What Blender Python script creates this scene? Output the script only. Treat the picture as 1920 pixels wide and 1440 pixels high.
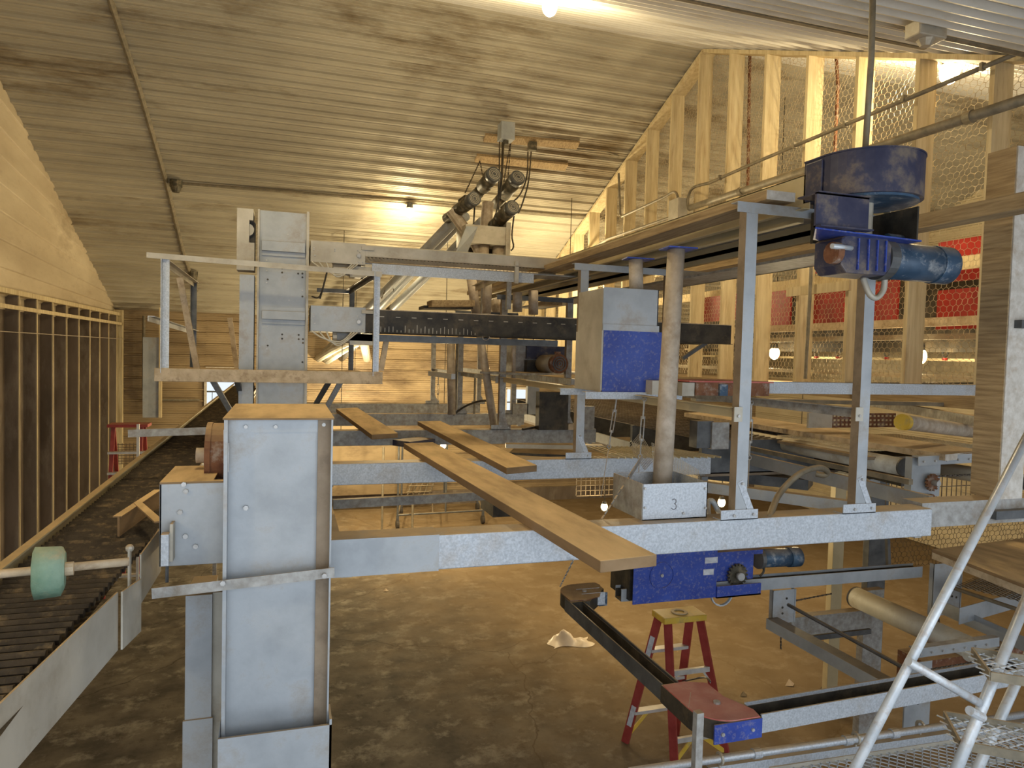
import bpy, math, random
from mathutils import Vector, Matrix
random.seed(7)
V = Vector
sc = bpy.context.scene
for o in list(bpy.data.objects): bpy.data.objects.remove(o)
# ------------------------------------------------------------------ camera
F = 1320.0; H = 3.5; CAM = V((0, 0, H))
def _n(v): return V(v).normalized()
yd = _n((540-960, 655-720, F)); xd = _n((5100-960, 775-720, F))
xd = (xd - yd*xd.dot(yd)).normalized(); zd = -yd.cross(xd)
if zd.y > 0: zd = -zd
ROT = Matrix((xd, yd, zd))            # world = ROT @ lens direction (right, down, forward)
cd = bpy.data.cameras.new('camera'); cam = bpy.data.objects.new('camera', cd)
sc.collection.objects.link(cam); sc.camera = cam
cd.sensor_width = 36; cd.lens = F/1920*36; cd.clip_start = .02; cd.clip_end = 200
m3 = Matrix((( ROT[0][0], -ROT[0][1], -ROT[0][2]), (ROT[1][0], -ROT[1][1], -ROT[1][2]), (ROT[2][0], -ROT[2][1], -ROT[2][2])))
cam.matrix_world = Matrix.Translation(CAM) @ m3.to_4x4()
# ------------------------------------------------------------------ world, lights, exposure
w = bpy.data.worlds.new('world'); sc.world = w; w.use_nodes = True
w.node_tree.nodes['Background'].inputs[0].default_value = (.84, .92, 1, 1)
w.node_tree.nodes['Background'].inputs[1].default_value = .95
sc.view_settings.view_transform = 'Standard'; sc.view_settings.look = 'None'
sc.view_settings.gamma = 1; sc.view_settings.exposure = 0.15; sc.view_settings.use_curve_mapping = False
def lamp(loc, e, r=.06, col=(1, .80, .46)):
    l = bpy.data.lights.new('lamp_light', 'POINT'); l.energy = e*.62; l.color = col; l.shadow_soft_size = r
    o = bpy.data.objects.new('lamp_light', l); o.location = loc; sc.collection.objects.link(o); return o
al = bpy.data.lights.new('daylight_opening', 'AREA'); al.energy = 85; al.color = (.86, .93, 1); al.shape = 'RECTANGLE'; al.size = 6; al.size_y = 2.2
ao = bpy.data.objects.new('daylight_opening', al); sc.collection.objects.link(ao)
ao.location = (1.0, -1.0, 3.6); ao.rotation_euler = (math.radians(90), 0, 0)

def ray(px, py): return ROT @ V((px-960, py-720, F))
def P(px, py, X=None, Y=None, Z=None, d=None):
    r = ray(px, py)
    t = X/r.x if X is not None else Y/r.y if Y is not None else (Z-H)/r.z if Z is not None else d/F
    return CAM + r*t
def PP(px, py, n, c):
    r = ray(px, py); n = V(n); return CAM + r*((c-n.dot(CAM))/n.dot(r))
ROOFK = 10.78                       # far roof: z + .41 y = ROOFK
def RF(px, py, off=0): return PP(px, py, (0, .41, 1), ROOFK-off)
NEARC = ROOFK - .82*8.0             # near roof: z - .41 y = NEARC
def RN(px, py, off=0): return PP(px, py, (0, -.41, 1), NEARC-off)

# ------------------------------------------------------------------ materials
def mat(name, c1, c2=None, scale=6, rough=.6, metal=0, dust=0, dustc=(.30, .20, .10), bump=0, bscale=40, stretch=(1, 1, 1),
        spot=None, spotscale=3, spotamt=.5, spec=.4, alpha=None):
    m = bpy.data.materials.new(name); m.use_nodes = True; nt = m.node_tree; N = nt.nodes; L = nt.links
    b = N['Principled BSDF']; b.inputs['Roughness'].default_value = rough; b.inputs['Metallic'].default_value = metal
    b.inputs['Specular IOR Level'].default_value = spec
    tc = N.new('ShaderNodeNewGeometry'); mp = N.new('ShaderNodeMapping'); mp.inputs['Scale'].default_value = stretch
    L.new(tc.outputs['Position'], mp.inputs['Vector'])
    def noise(s, det=5, ro=.6):
        n = N.new('ShaderNodeTexNoise'); n.inputs['Scale'].default_value = s; n.inputs['Detail'].default_value = det
        n.inputs['Roughness'].default_value = ro; L.new(mp.outputs[0], n.inputs['Vector']); return n
    def ramp(inp, a, c, p0=.35, p1=.65):
        r = N.new('ShaderNodeValToRGB'); r.color_ramp.elements[0].position = p0; r.color_ramp.elements[1].position = p1
        r.color_ramp.elements[0].color = (*a, 1); r.color_ramp.elements[1].color = (*c, 1); L.new(inp, r.inputs[0]); return r
    def mix(f, a, c):
        x = N.new('ShaderNodeMix'); x.data_type = 'RGBA'; L.new(f, x.inputs[0])
        L.new(a, x.inputs[6]); 
        if isinstance(c, tuple): x.inputs[7].default_value = (*c, 1)
        else: L.new(c, x.inputs[7])
        return x.outputs[2]
    n1 = noise(scale); col = ramp(n1.outputs[0], c1, c2 or tuple(x*1.25 for x in c1)).outputs[0]
    if spot:
        n2 = noise(spotscale, 8, .7); r = ramp(n2.outputs[0], (0, 0, 0), (spotamt,)*3, .52, .66)
        col = mix(r.outputs[0], col, spot)
    if dust:
        sp = N.new('ShaderNodeSeparateXYZ'); L.new(tc.outputs['Normal'], sp.inputs[0])
        mr = N.new('ShaderNodeMapRange'); mr.inputs[1].default_value = .35; mr.inputs[2].default_value = .9
        mr.inputs[4].default_value = dust; L.new(sp.outputs[2], mr.inputs[0])
        n3 = noise(9); mm = N.new('ShaderNodeMath'); mm.operation = 'MULTIPLY'
        mr2 = N.new('ShaderNodeMapRange'); mr2.inputs[1].default_value = .3; mr2.inputs[2].default_value = .5; mr2.inputs[3].default_value = .75
        L.new(n3.outputs[0], mr2.inputs[0]); L.new(mr.outputs[0], mm.inputs[0]); L.new(mr2.outputs[0], mm.inputs[1])
        d2 = ramp(n3.outputs[0], tuple(x*.8 for x in dustc), tuple(x*1.15 for x in dustc))
        col = mix(mm.outputs[0], col, d2.outputs[0])
        if metal:
            mt = N.new('ShaderNodeMath'); mt.operation = 'MULTIPLY_ADD'; mt.inputs[1].default_value = -metal; mt.inputs[2].default_value = metal
            L.new(mm.outputs[0], mt.inputs[0]); L.new(mt.outputs[0], b.inputs['Metallic'])
    L.new(col, b.inputs['Base Color'])
    if bump:
        n4 = noise(bscale, 6); bm_ = N.new('ShaderNodeBump'); bm_.inputs['Strength'].default_value = bump; bm_.inputs['Distance'].default_value = .01
        L.new(n4.outputs[0], bm_.inputs['Height']); L.new(bm_.outputs[0], b.inputs['Normal'])
    return m
def emis(name, c, s):
    m = bpy.data.materials.new(name); m.use_nodes = True; b = m.node_tree.nodes['Principled BSDF']
    b.inputs['Base Color'].default_value = (*c, 1); b.inputs['Emission Color'].default_value = (*c, 1); b.inputs['Emission Strength'].default_value = s
    return m
DU = (.36, .25, .13)
M = dict(
 galv=mat('galvanized_steel', (.37, .40, .44), (.53, .57, .62), 110, .42, .35, .93, DU, .15, 60, spot=(.32, .25, .17), spotscale=4, spotamt=.35),
 galvd=mat('dusty_galvanized_steel', (.27, .26, .24), (.42, .42, .41), 22, .55, .3, .93, DU, .15, 50, spot=(.2, .14, .08), spotscale=5, spotamt=.6),
 grey=mat('grey_sheet_steel', (.31, .335, .36), (.44, .47, .50), 4, .48, .2, .93, DU, .06, 30, spot=(.27, .22, .16), spotscale=4, spotamt=.6),
 cream=mat('dusty_cream_sheet', (.36, .33, .27), (.50, .47, .40), 4, .5, .25, .9, DU, .06, 30, spot=(.25, .19, .12), spotscale=5, spotamt=.4),
 yellow_pan=mat('tan_galvanized_pan', (.47, .40, .24), (.58, .50, .32), 3, .5, .2, .9, DU, .05, 30),
 black=mat('grimy_black_steel', (.022, .02, .017), (.07, .06, .045), 7, .55, .2, .85, DU, .12, 50, spot=(.16, .12, .07), spotscale=6, spotamt=.5),
 dark=mat('dark_steel', (.075, .08, .085), (.14, .145, .15), 8, .45, .4, .85, (.2, .15, .09), .1, 50),
 blue=mat('blue_painted_steel', (.02, .045, .27), (.035, .075, .37), 5, .42, 0, .8, (.24, .17, .10), .08, 60, spot=(.33, .30, .30), spotscale=45, spotamt=.4),
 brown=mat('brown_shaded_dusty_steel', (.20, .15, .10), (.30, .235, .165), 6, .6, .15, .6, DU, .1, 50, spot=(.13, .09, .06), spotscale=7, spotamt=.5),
 navy=mat('dusty_navy_steel', (.022, .026, .065), (.06, .06, .10), 6, .5, .1, .8, DU, .1, 50, spot=(.20, .16, .12), spotscale=6, spotamt=.8),
 bmotor=mat('blue_motor_paint', (.025, .055, .10), (.05, .10, .17), 6, .4, .1, .7, (.3, .25, .2), .08, 60, spot=(.45, .47, .48), spotscale=16, spotamt=.6),
 motor=mat('grimy_motor_casing', (.05, .045, .03), (.11, .095, .065), 14, .55, .2, .8, (.24, .18, .10), .2, 60, spot=(.28, .22, .14), spotscale=14, spotamt=.6),
 rust=mat('rusty_steel', (.14, .055, .03), (.24, .11, .055), 14, .8, .2, .8, DU, .3, 60, spot=(.45, .40, .34), spotscale=16, spotamt=.6),
 red=mat('red_painted_metal', (.20, .012, .01), (.32, .02, .015), 3, .5, 0, .5, (.25, .1, .05), .03, 30),
 redplate=mat('worn_red_plate', (.45, .08, .07), (.5, .17, .14), 5, .65, 0, .7, (.34, .17, .13), .2, 60, spot=(.45, .32, .26), spotscale=9, spotamt=.6),
 redrail=mat('red_fibreglass', (.27, .035, .03), (.36, .06, .05), 9, .5, 0, .5, (.3, .15, .1), .05, 50),
 wood=mat('weathered_lumber', (.40, .31, .20), (.56, .46, .33), 14, .75, 0, .5, DU, .25, 30, (1, 1, 1), spot=(.20, .13, .08), spotscale=18, spotamt=.6),
 stud=mat('stud_lumber', (.50, .40, .23), (.64, .54, .34), 7, .75, 0, .3, DU, .2, 30, (3, 3, .25), spot=(.32, .2, .1), spotscale=8, spotamt=.5),
 whitewood=mat('white_painted_lumber', (.50, .46, .40), (.66, .63, .58), 25, .7, 0, .3, DU, .2, 60, spot=(.4, .3, .2), spotscale=14, spotamt=.5),
 plank=mat('dusty_plank', (.20, .125, .06), (.30, .20, .11), 5, .9, 0, 1, (.56, .40, .21), .2, 40, (1, .25, 1)),
 orangewood=mat('orange_grained_lumber', (.24, .165, .085), (.42, .31, .17), 9, .8, 0, .7, DU, .25, 30, (6, .4, 6)),
 pvc=mat('dusty_pvc_pipe', (.33, .27, .20), (.50, .43, .35), 12, .6, 0, .4, DU, .15, 60, spot=(.24, .17, .11), spotscale=8, spotamt=.6),
 belt=mat('off_white_belt', (.50, .48, .40), (.62, .60, .52), 5, .6, 0, .7, (.40, .30, .17), .15, 30, spot=(.34, .27, .18), spotscale=4, spotamt=.7),
 rod=mat('conveyor_rod', (.014, .010, .007), (.045, .032, .02), 16, .6, .2, .12, (.16, .11, .055), .3, 60, spot=(.26, .18, .09), spotscale=14, spotamt=.55),
 conduit=mat('dusty_conduit', (.17, .15, .11), (.28, .24, .17), 12, .6, .3, .6, DU, .1, 50),
 cord=mat('black_cord', (.03, .025, .02), (.07, .06, .045), 12, .7, 0, .4, DU),
 wire=mat('chicken_wire', (.48, .40, .27), (.66, .56, .40), 12, .5, .5),
 wired=mat('dark_wire', (.12, .09, .06), (.22, .17, .11), 12, .6, .4),
 yellow=mat('yellow_plastic', (.62, .40, .04), (.75, .52, .08), 6, .55, 0, .4, (.4, .3, .15), spot=(.3, .24, .15), spotscale=12, spotamt=.6),
 green=mat('worn_green_foam', (.14, .24, .17), (.24, .34, .25), 12, .8, 0, .3, (.4, .33, .2), .3, 60, spot=(.42, .33, .2), spotscale=14, spotamt=.6),
 alu=mat('ladder_aluminium', (.50, .49, .47), (.64, .63, .61), 12, .45, .3, .5, (.4, .33, .25)),
 tubew=mat('grey_painted_tube', (.42, .47, .52), (.60, .64, .68), 8, .35, .2, .2, (.4, .33, .25), .05, 50, spot=(.35, .25, .18), spotscale=15, spotamt=.6),
 zinc=mat('zinc_bolt', (.35, .34, .32), (.5, .5, .5), 20, .4, .5),
 bag=mat('milky_plastic', (.62, .52, .40), (.74, .64, .52), 5, .35),
 leaf=mat('dry_paper', (.5, .38, .24), (.65, .52, .36), 12, .9),
 rubber=mat('caster_rubber', (.03, .025, .02), (.06, .05, .04), 12, .8),
 glass=emis('glowing_bulb_glass', (1, .74, .36), 9),
 chain=mat('greasy_chain', (.05, .04, .03), (.16, .13, .10), 60, .5, .5),
 rope=mat('twine', (.33, .28, .22), (.45, .38, .3), 30, .9),
 label=mat('worn_white_label', (.45, .47, .52), (.62, .64, .68), 30, .6),
 pencil=mat('pencil_mark', (.09, .09, .10), (.12, .12, .13), 30, .8),
)
# ------------------------------------------------------------------ mesh builder
class MB:
    def __init__(s): s.v = []; s.f = []
    def add(s, vs, fs):
        o = len(s.v); s.v += [V(v) for v in vs]; s.f += [tuple(i+o for i in f) for f in fs]; return s
    def box(s, a, b):
        x0, y0, z0 = a; x1, y1, z1 = b
        if x0 > x1: x0, x1 = x1, x0
        if y0 > y1: y0, y1 = y1, y0
        if z0 > z1: z0, z1 = z1, z0
        return s.add([(x0,y0,z0),(x1,y0,z0),(x1,y1,z0),(x0,y1,z0),(x0,y0,z1),(x1,y0,z1),(x1,y1,z1),(x0,y1,z1)],
              [(0,3,2,1),(4,5,6,7),(0,1,5,4),(1,2,6,5),(2,3,7,6),(3,0,4,7)])
    def prof(s, p, q, pts, up=(0, 0, 1)):
        p, q = V(p), V(q); d = (q-p).normalized(); up = V(up); v = up - d*up.dot(d)
        if v.length < 1e-4: v = V((0, -1, 0)) - d*V((0, -1, 0)).dot(d)
        v.normalize(); u = d.cross(v); n = len(pts)
        area = sum(pts[i][0]*pts[(i+1)%n][1]-pts[(i+1)%n][0]*pts[i][1] for i in range(n))
        vs = [p+u*a+v*b for a, b in pts] + [q+u*a+v*b for a, b in pts]
        fs = [(i, (i+1)%n, (i+1)%n+n, i+n) for i in range(n)] + [tuple(range(n))[::-1], tuple(range(n, 2*n))]
        if area > 0: fs = [f[::-1] for f in fs]
        return s.add(vs, fs)
    def bar(s, p, q, w, h, up=(0, 0, 1), du=0, dv=0):
        return s.prof(p, q, [(-w/2+du, -h/2+dv), (w/2+du, -h/2+dv), (w/2+du, h/2+dv), (-w/2+du, h/2+dv)], up)
    def ang(s, p, q, a, b, t=.004, su=1, sv=1, up=(0, 0, 1)):      # L: legs a along u, b along v from the corner on the path
        return s.prof(p, q, [(0, 0), (a*su, 0), (a*su, t*sv), (t*su, t*sv), (t*su, b*sv), (0, b*sv)], up)
    def chan(s, p, q, w, h, t=.004, up=(0, 0, 1), sv=1):           # U channel, open towards +v
        return s.prof(p, q, [(-w/2, 0), (w/2, 0), (w/2, h*sv), (w/2-t, h*sv), (w/2-t, t*sv), (-w/2+t, t*sv), (-w/2+t, h*sv), (-w/2, h*sv)], up)
    def cyl(s, p, q, r, n=14, r2=None): return s.tube([p, q], r, n, r2)
    def tube(s, pts, r, n=8, r2=None):
        pts = [V(x) for x in pts]; rings = []; u = None
        for i, x in enumerate(pts):
            d = (pts[min(i+1, len(pts)-1)] - pts[max(i-1, 0)]).normalized()
            if u is None: u = d.orthogonal().normalized()
            u = (u - d*u.dot(d)).normalized(); vv = d.cross(u)
            rr = r if r2 is None else r + (r2-r)*i/(len(pts)-1)
            rings.append([x + (u*math.cos(2*math.pi*k/n) + vv*math.sin(2*math.pi*k/n))*rr for k in range(n)])
        fs = []
        for i in range(len(pts)-1):
            for k in range(n):
                a = i*n+k; b = i*n+(k+1)%n; fs.append((a, b, b+n, a+n))
        fs.append(tuple(range(n))[::-1]); fs.append(tuple(range((len(pts)-1)*n, len(pts)*n)))
        return s.add([x for r_ in rings for x in r_], fs)
    def ring(s, p, q, ro, ri, n=20):                               # hollow pipe length
        p, q = V(p), V(q); d = (q-p).normalized(); u = d.orthogonal().normalized(); w_ = d.cross(u); vs = []
        for c, r in ((p, ro), (q, ro), (q, ri), (p, ri)):
            vs += [c+(u*math.cos(2*math.pi*k/n)+w_*math.sin(2*math.pi*k/n))*r for k in range(n)]
        fs = []
        for j in range(4):
            for k in range(n): fs.append((j*n+k, j*n+(k+1)%n, ((j+1)%4)*n+(k+1)%n, ((j+1)%4)*n+k))
        return s.add(vs, fs)
    def plate(s, pts, n):                                          # polygon given in order, thickened along n
        pts = [V(x) for x in pts]; n = V(n); k = len(pts)
        nn = (pts[1]-pts[0]).cross(pts[2]-pts[1])
        fs = [tuple(range(k))[::-1], tuple(range(k, 2*k))] + [(i, (i+1)%k, (i+1)%k+k, i+k) for i in range(k)]
        if nn.dot(n) < 0: fs = [f[::-1] for f in fs]
        return s.add(pts+[x+n for x in pts], fs)
    def sphere(s, c, r, n=12, m=8, sx=1, sy=1, sz=1):
        c = V(c); vs = [c+V((0, 0, r*sz))]
        for i in range(1, m):
            a = math.pi*i/m
            for k in range(n): vs.append(c+V((r*sx*math.sin(a)*math.cos(2*math.pi*k/n), r*sy*math.sin(a)*math.sin(2*math.pi*k/n), r*sz*math.cos(a))))
        vs.append(c-V((0, 0, r*sz))); fs = []
        for k in range(n): fs.append((0, 1+k, 1+(k+1)%n))
        for i in range(m-2):
            for k in range(n): a = 1+i*n+k; b = 1+i*n+(k+1)%n; fs.append((a, a+n, b+n, b))
        for k in range(n): fs.append((len(vs)-1, 1+(m-2)*n+(k+1)%n, 1+(m-2)*n+k))
        return s.add(vs, fs)
    def bolt(s, c, d, r=.008):
        c = V(c); d = V(d).normalized(); return s.tube([c-d*.004, c+d*.008], r, 6)
    def stroke(s, c, u, v, pts, r=.0015):
        c = V(c); return s.tube([c+V(u)*a+V(v)*b for a, b in pts], r, 5)
    def build(s, name, m, parent=None, smooth=False, bevel=0):
        me = bpy.data.meshes.new(name)
        base = V((0, 0, 0))
        if s.v:
            lo = V([min(v[i] for v in s.v) for i in range(3)]); hi = V([max(v[i] for v in s.v) for i in range(3)])
            base = V(((lo.x+hi.x)/2, (lo.y+hi.y)/2, lo.z))
        me.from_pydata([tuple(v-base) for v in s.v], [], s.f); me.materials.append(M[m] if isinstance(m, str) else m)
        if smooth:
            me.polygons.foreach_set('use_smooth', [len(p.vertices) <= 4 for p in me.polygons])
        o = bpy.data.objects.new(name, me); sc.collection.objects.link(o)
        o.location = base
        if parent is not None:
            o.parent = parent; o.location = base - wloc(parent)
        if bevel:
            b = o.modifiers.new('bevel', 'BEVEL'); b.width = bevel; b.segments = 2; b.limit_method = 'ANGLE'; b.angle_limit = .8
        me.update(); return o
def wloc(o):
    l = V((0, 0, 0))
    while o is not None: l = l + o.location; o = o.parent
    return l
def tag(o, label, cat, group=None):
    o['label'] = label; o['category'] = cat
    if group: o['group'] = group
    return o
def thing(name, label, cat, loc=(0, 0, 0), group=None):
    o = bpy.data.objects.new(name, None); sc.collection.objects.link(o); o.location = loc; o.empty_display_size = .1
    return tag(o, label, cat, group)
def struct(o, kind='structure'): o['kind'] = kind; return o
def one(mb, name, m, label, cat, group=None, **k): return tag(mb.build(name, m, None, **k), label, cat, group)
def ribs(mb, o, u, n, L, W, pitch=.235, rw=.036, rh=.036, minor=True, flip=False):
    """ribbed sheet: origin o, ribs run along u (length L), pitched along n x u... caller passes n = across direction (unit), W its extent"""
    o = V(o); u = V(u).normalized(); a = V(n).normalized(); out = a.cross(u)
    if flip: out = -out
    pr = []; x = 0
    while x < W:
        pr += [(x, 0), (x+rw*.3, rh), (x+rw, rh), (x+rw*1.5, 0)]
        if minor:
            for f in (.38, .58, .78): pr += [(x+pitch*f, 0), (x+pitch*f+.004, rh*.14), (x+pitch*f+.012, rh*.14), (x+pitch*f+.016, 0)]
        x += pitch
    pr = [p for p in pr if p[0] <= W] + [(W, 0)]
    k = len(pr); vs = [o+a*p[0]+out*p[1] for p in pr]; vs += [v+u*L for v in vs]
    vs += [v-out*.02 for v in (o, o+a*W, o+a*W+u*L, o+u*L)]
    fs = [(i, i+1, i+1+k, i+k) for i in range(k-1)] + [(2*k, 2*k+3, 2*k+2, 2*k+1)]
    if not flip: fs = [f[::-1] for f in fs]
    return mb.add(vs, fs)
def curve(pts, n=6):
    pts = [V(p) for p in pts]; out = []
    for i in range(len(pts)-1):
        p0 = pts[max(i-1, 0)]; p1 = pts[i]; p2 = pts[i+1]; p3 = pts[min(i+2, len(pts)-1)]
        for j in range(n):
            t = j/n; out.append(.5*((2*p1)+(p2-p0)*t+(2*p0-5*p1+4*p2-p3)*t*t+(3*p1-p0-3*p2+p3)*t**3))
    return out+[pts[-1]]
def hexnet(mb, o, u, v, LU, LV, s=.03, r=.0013, clip=None, jit=0):
    """hexagonal wire netting as three-sided wires; s = hexagon side"""
    o = V(o); u = V(u); v = V(v); n = u.cross(v); w3 = math.sqrt(3)*s
    def seg(a, b):
        if clip and (not clip(*a) or not clip(*b)): return
        A = o+u*a[0]+v*a[1]; B = o+u*b[0]+v*b[1]
        if jit: A = A+n*jit*math.sin(A.dot(V((31, 17, 23)))); B = B+n*jit*math.sin(B.dot(V((31, 17, 23))))
        d = (B-A).normalized(); e = n.cross(d)
        k = len(mb.v); off = (n*r, (e*.87-n*.5)*r, (-e*.87-n*.5)*r)
        mb.v += [A+x for x in off]+[B+x for x in off]
        mb.f += [(k, k+1, k+4, k+3), (k+1, k+2, k+5, k+4), (k+2, k, k+3, k+5)]
    j = 0; y = 0
    while y < LV:
        x = (w3/2 if j % 2 else 0)
        while x < LU:
            c = (x, y)
            seg((x, y), (x+w3/2, y+s/2)); seg((x, y), (x-w3/2, y+s/2)); seg((x+w3/2, y+s/2), (x+w3/2, y+s*1.5))
            x += w3
        y += 1.5*s; j += 1
def grid(mb, o, u, v, LU, LV, pu, pv, r=.002):
    o = V(o); u = V(u).normalized(); v = V(v).normalized(); n = u.cross(v)
    k = 0
    while k*pu <= LU+1e-6: a = o+u*k*pu; mb.bar(a, a+v*LV, r*2, r*2, n); k += 1
    k = 0
    while k*pv <= LV+1e-6: a = o+v*k*pv+n*r; mb.bar(a, a+u*LU, r*2, r*2, n); k += 1
def diamond(mb, o, u, v, LU, LV, p=.04, q=.018, r=.0022):
    """expanded metal"""
    o = V(o); u = V(u).normalized(); v = V(v).normalized(); n = u.cross(v); a = 0
    nu = int(LU/p); nv = int(LV/q)
    for j in range(nv):
        for i in range(nu):
            c = o+u*(i*p+(p/2 if j % 2 else 0))+v*j*q
            for sg in (1, -1):
                mb.bar(c, c+u*p/2*sg+v*q, r*2, r*1.6, n)
# ================================================================== SETTING
def matsheet(name, c1, c2, stain, stain2, sc1=1.2, stretch=(.35, 1, 1), dots=True):
    """painted ribbed sheet with dirt streaks running along the ribs"""
    m = mat(name, c1, c2, sc1, .55, .05, 0, bump=.05, stretch=stretch, spot=stain, spotscale=.8, spotamt=1.0)
    nt = m.node_tree; N = nt.nodes; L = nt.links; b = N['Principled BSDF']; src = b.inputs['Base Color'].links[0].from_socket
    g = N.new('ShaderNodeNewGeometry'); mp = N.new('ShaderNodeMapping'); mp.inputs['Scale'].default_value = (.5*stretch[0]/.35, 7*stretch[1], 7*stretch[2])
    L.new(g.outputs['Position'], mp.inputs[0])
    n = N.new('ShaderNodeTexNoise'); n.inputs['Scale'].default_value = 2.2; n.inputs['Detail'].default_value = 8; n.inputs['Roughness'].default_value = .7; L.new(mp.outputs[0], n.inputs[0])
    r = N.new('ShaderNodeMapRange'); r.inputs[1].default_value = .55; r.inputs[2].default_value = .75; r.inputs[4].default_value = .38; L.new(n.outputs[0], r.inputs[0])
    x = N.new('ShaderNodeMix'); x.data_type = 'RGBA'; L.new(r.outputs[0], x.inputs[0]); L.new(src, x.inputs[6]); x.inputs[7].default_value = (*stain2, 1)
    L.new(x.outputs[2], b.inputs['Base Color']); return m
M['ceil'] = matsheet('dirty_ceiling_sheet', (.36, .325, .25), (.50, .46, .36), (.17, .12, .06), (.17, .12, .065))
M['ceil2'] = matsheet('white_ceiling_sheet', (.60, .58, .53), (.68, .66, .60), (.45, .40, .30), (.40, .35, .26))
M['wallb'] = matsheet('brown_wall_sheet', (.23, .165, .09), (.36, .27, .155), (.10, .065, .035), (.10, .065, .035), 2)
M['walll'] = matsheet('tan_wall_sheet', (.52, .43, .30), (.64, .55, .40), (.33, .25, .16), (.34, .26, .17), 2, (1, .35, 1))
M['wallfar'] = matsheet('far_wall_sheet', (.50, .42, .28), (.62, .54, .38), (.34, .26, .15), (.3, .22, .13), 2, (1, .35, 1))
M['dirtyboard'] = mat('grimy_wall_board', (.10, .075, .055), (.19, .15, .115), 2.2, .7, 0, .3, bump=.1, stretch=(1, 1, .3), spot=(.30, .26, .21), spotscale=3, spotamt=.5)
M['concrete'] = mat('dirty_concrete', (.060, .051, .040), (.14, .12, .092), 2.4, .82, 0, 0, spec=.15, bump=.9, bscale=5, spot=(.26, .235, .19), spotscale=3.2, spotamt=.8)
nt = M['concrete'].node_tree; N = nt.nodes; L = nt.links; b = N['Principled BSDF']
src = b.inputs['Base Color'].links[0].from_socket; g = N.new('ShaderNodeNewGeometry')
n = N.new('ShaderNodeTexNoise'); n.inputs['Scale'].default_value = 6; n.inputs['Detail'].default_value = 10; n.inputs['Roughness'].default_value = .75; L.new(g.outputs['Position'], n.inputs[0])
r = N.new('ShaderNodeMapRange'); r.inputs[1].default_value = .55; r.inputs[2].default_value = .68; r.inputs[4].default_value = .7; L.new(n.outputs[0], r.inputs[0])
x = N.new('ShaderNodeMix'); x.data_type = 'RGBA'; L.new(r.outputs[0], x.inputs[0]); L.new(src, x.inputs[6]); x.inputs[7].default_value = (.030, .023, .016, 1)
# cracks and the tan litter dust that covers the right and far floor
vo = N.new('ShaderNodeTexVoronoi'); vo.feature = 'DISTANCE_TO_EDGE'; vo.inputs['Scale'].default_value = .33; 
nw = N.new('ShaderNodeTexNoise'); nw.inputs['Scale'].default_value = 2.5; nw.inputs['Detail'].default_value = 6; L.new(g.outputs['Position'], nw.inputs[0])
va = N.new('ShaderNodeMix'); va.data_type = 'RGBA'; va.blend_type = 'ADD'; va.inputs[0].default_value = .35; L.new(g.outputs['Position'], va.inputs[6]); L.new(nw.outputs['Color'], va.inputs[7]); L.new(va.outputs[2], vo.inputs['Vector'])
cr = N.new('ShaderNodeMapRange'); cr.inputs[1].default_value = .0; cr.inputs[2].default_value = .004; cr.inputs[3].default_value = .8; cr.inputs[4].default_value = 0; L.new(vo.outputs[0], cr.inputs[0])
x2 = N.new('ShaderNodeMix'); x2.data_type = 'RGBA'; L.new(cr.outputs[0], x2.inputs[0]); L.new(x.outputs[2], x2.inputs[6]); x2.inputs[7].default_value = (.03, .022, .015, 1)
sp = N.new('ShaderNodeSeparateXYZ'); L.new(g.outputs['Position'], sp.inputs[0])
mx = N.new('ShaderNodeMath'); mx.operation = 'MULTIPLY_ADD'; mx.inputs[1].default_value = .25; L.new(sp.outputs[1], mx.inputs[0]); L.new(sp.outputs[0], mx.inputs[2])
nn = N.new('ShaderNodeMath'); nn.operation = 'MULTIPLY_ADD'; nn.inputs[1].default_value = 2.5; L.new(nw.outputs[0], nn.inputs[0]); L.new(mx.outputs[0], nn.inputs[2])
tr = N.new('ShaderNodeMapRange'); tr.inputs[1].default_value = 4.0; tr.inputs[2].default_value = 6.8; tr.inputs[4].default_value = .6; L.new(nn.outputs[0], tr.inputs[0])
x3 = N.new('ShaderNodeMix'); x3.data_type = 'RGBA'; L.new(tr.outputs[0], x3.inputs[0]); L.new(x2.outputs[2], x3.inputs[6]); x3.inputs[7].default_value = (.25, .168, .082, 1)
L.new(x3.outputs[2], b.inputs['Base Color'])

struct(MB().box((-3.5, -1.2, -.1), (12.2, 16.2, 0)).build('floor', 'concrete'))
# roof: far slope and near slope, ribs run left to right
XL, XR = -3.34, 12.0
rf = MB(); sl = _n((0, 1, -.41)); o0 = V((XL, 8.0, 10.78-.41*8.0))
LW = (V((0, 16.0, 10.78-.41*16))-V((0, 8.0, 10.78-.41*8))).length
ribs(rf, o0, (1, 0, 0), sl, XR-XL, LW, flip=False); struct(rf.build('ceiling', 'ceil'))
rf = MB(); sn = _n((0, -1, -.41)); ribs(rf, o0, (1, 0, 0), sn, XR-XL, LW*8.3/8, flip=True); struct(rf.build('ceiling', 'ceil2'))
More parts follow.
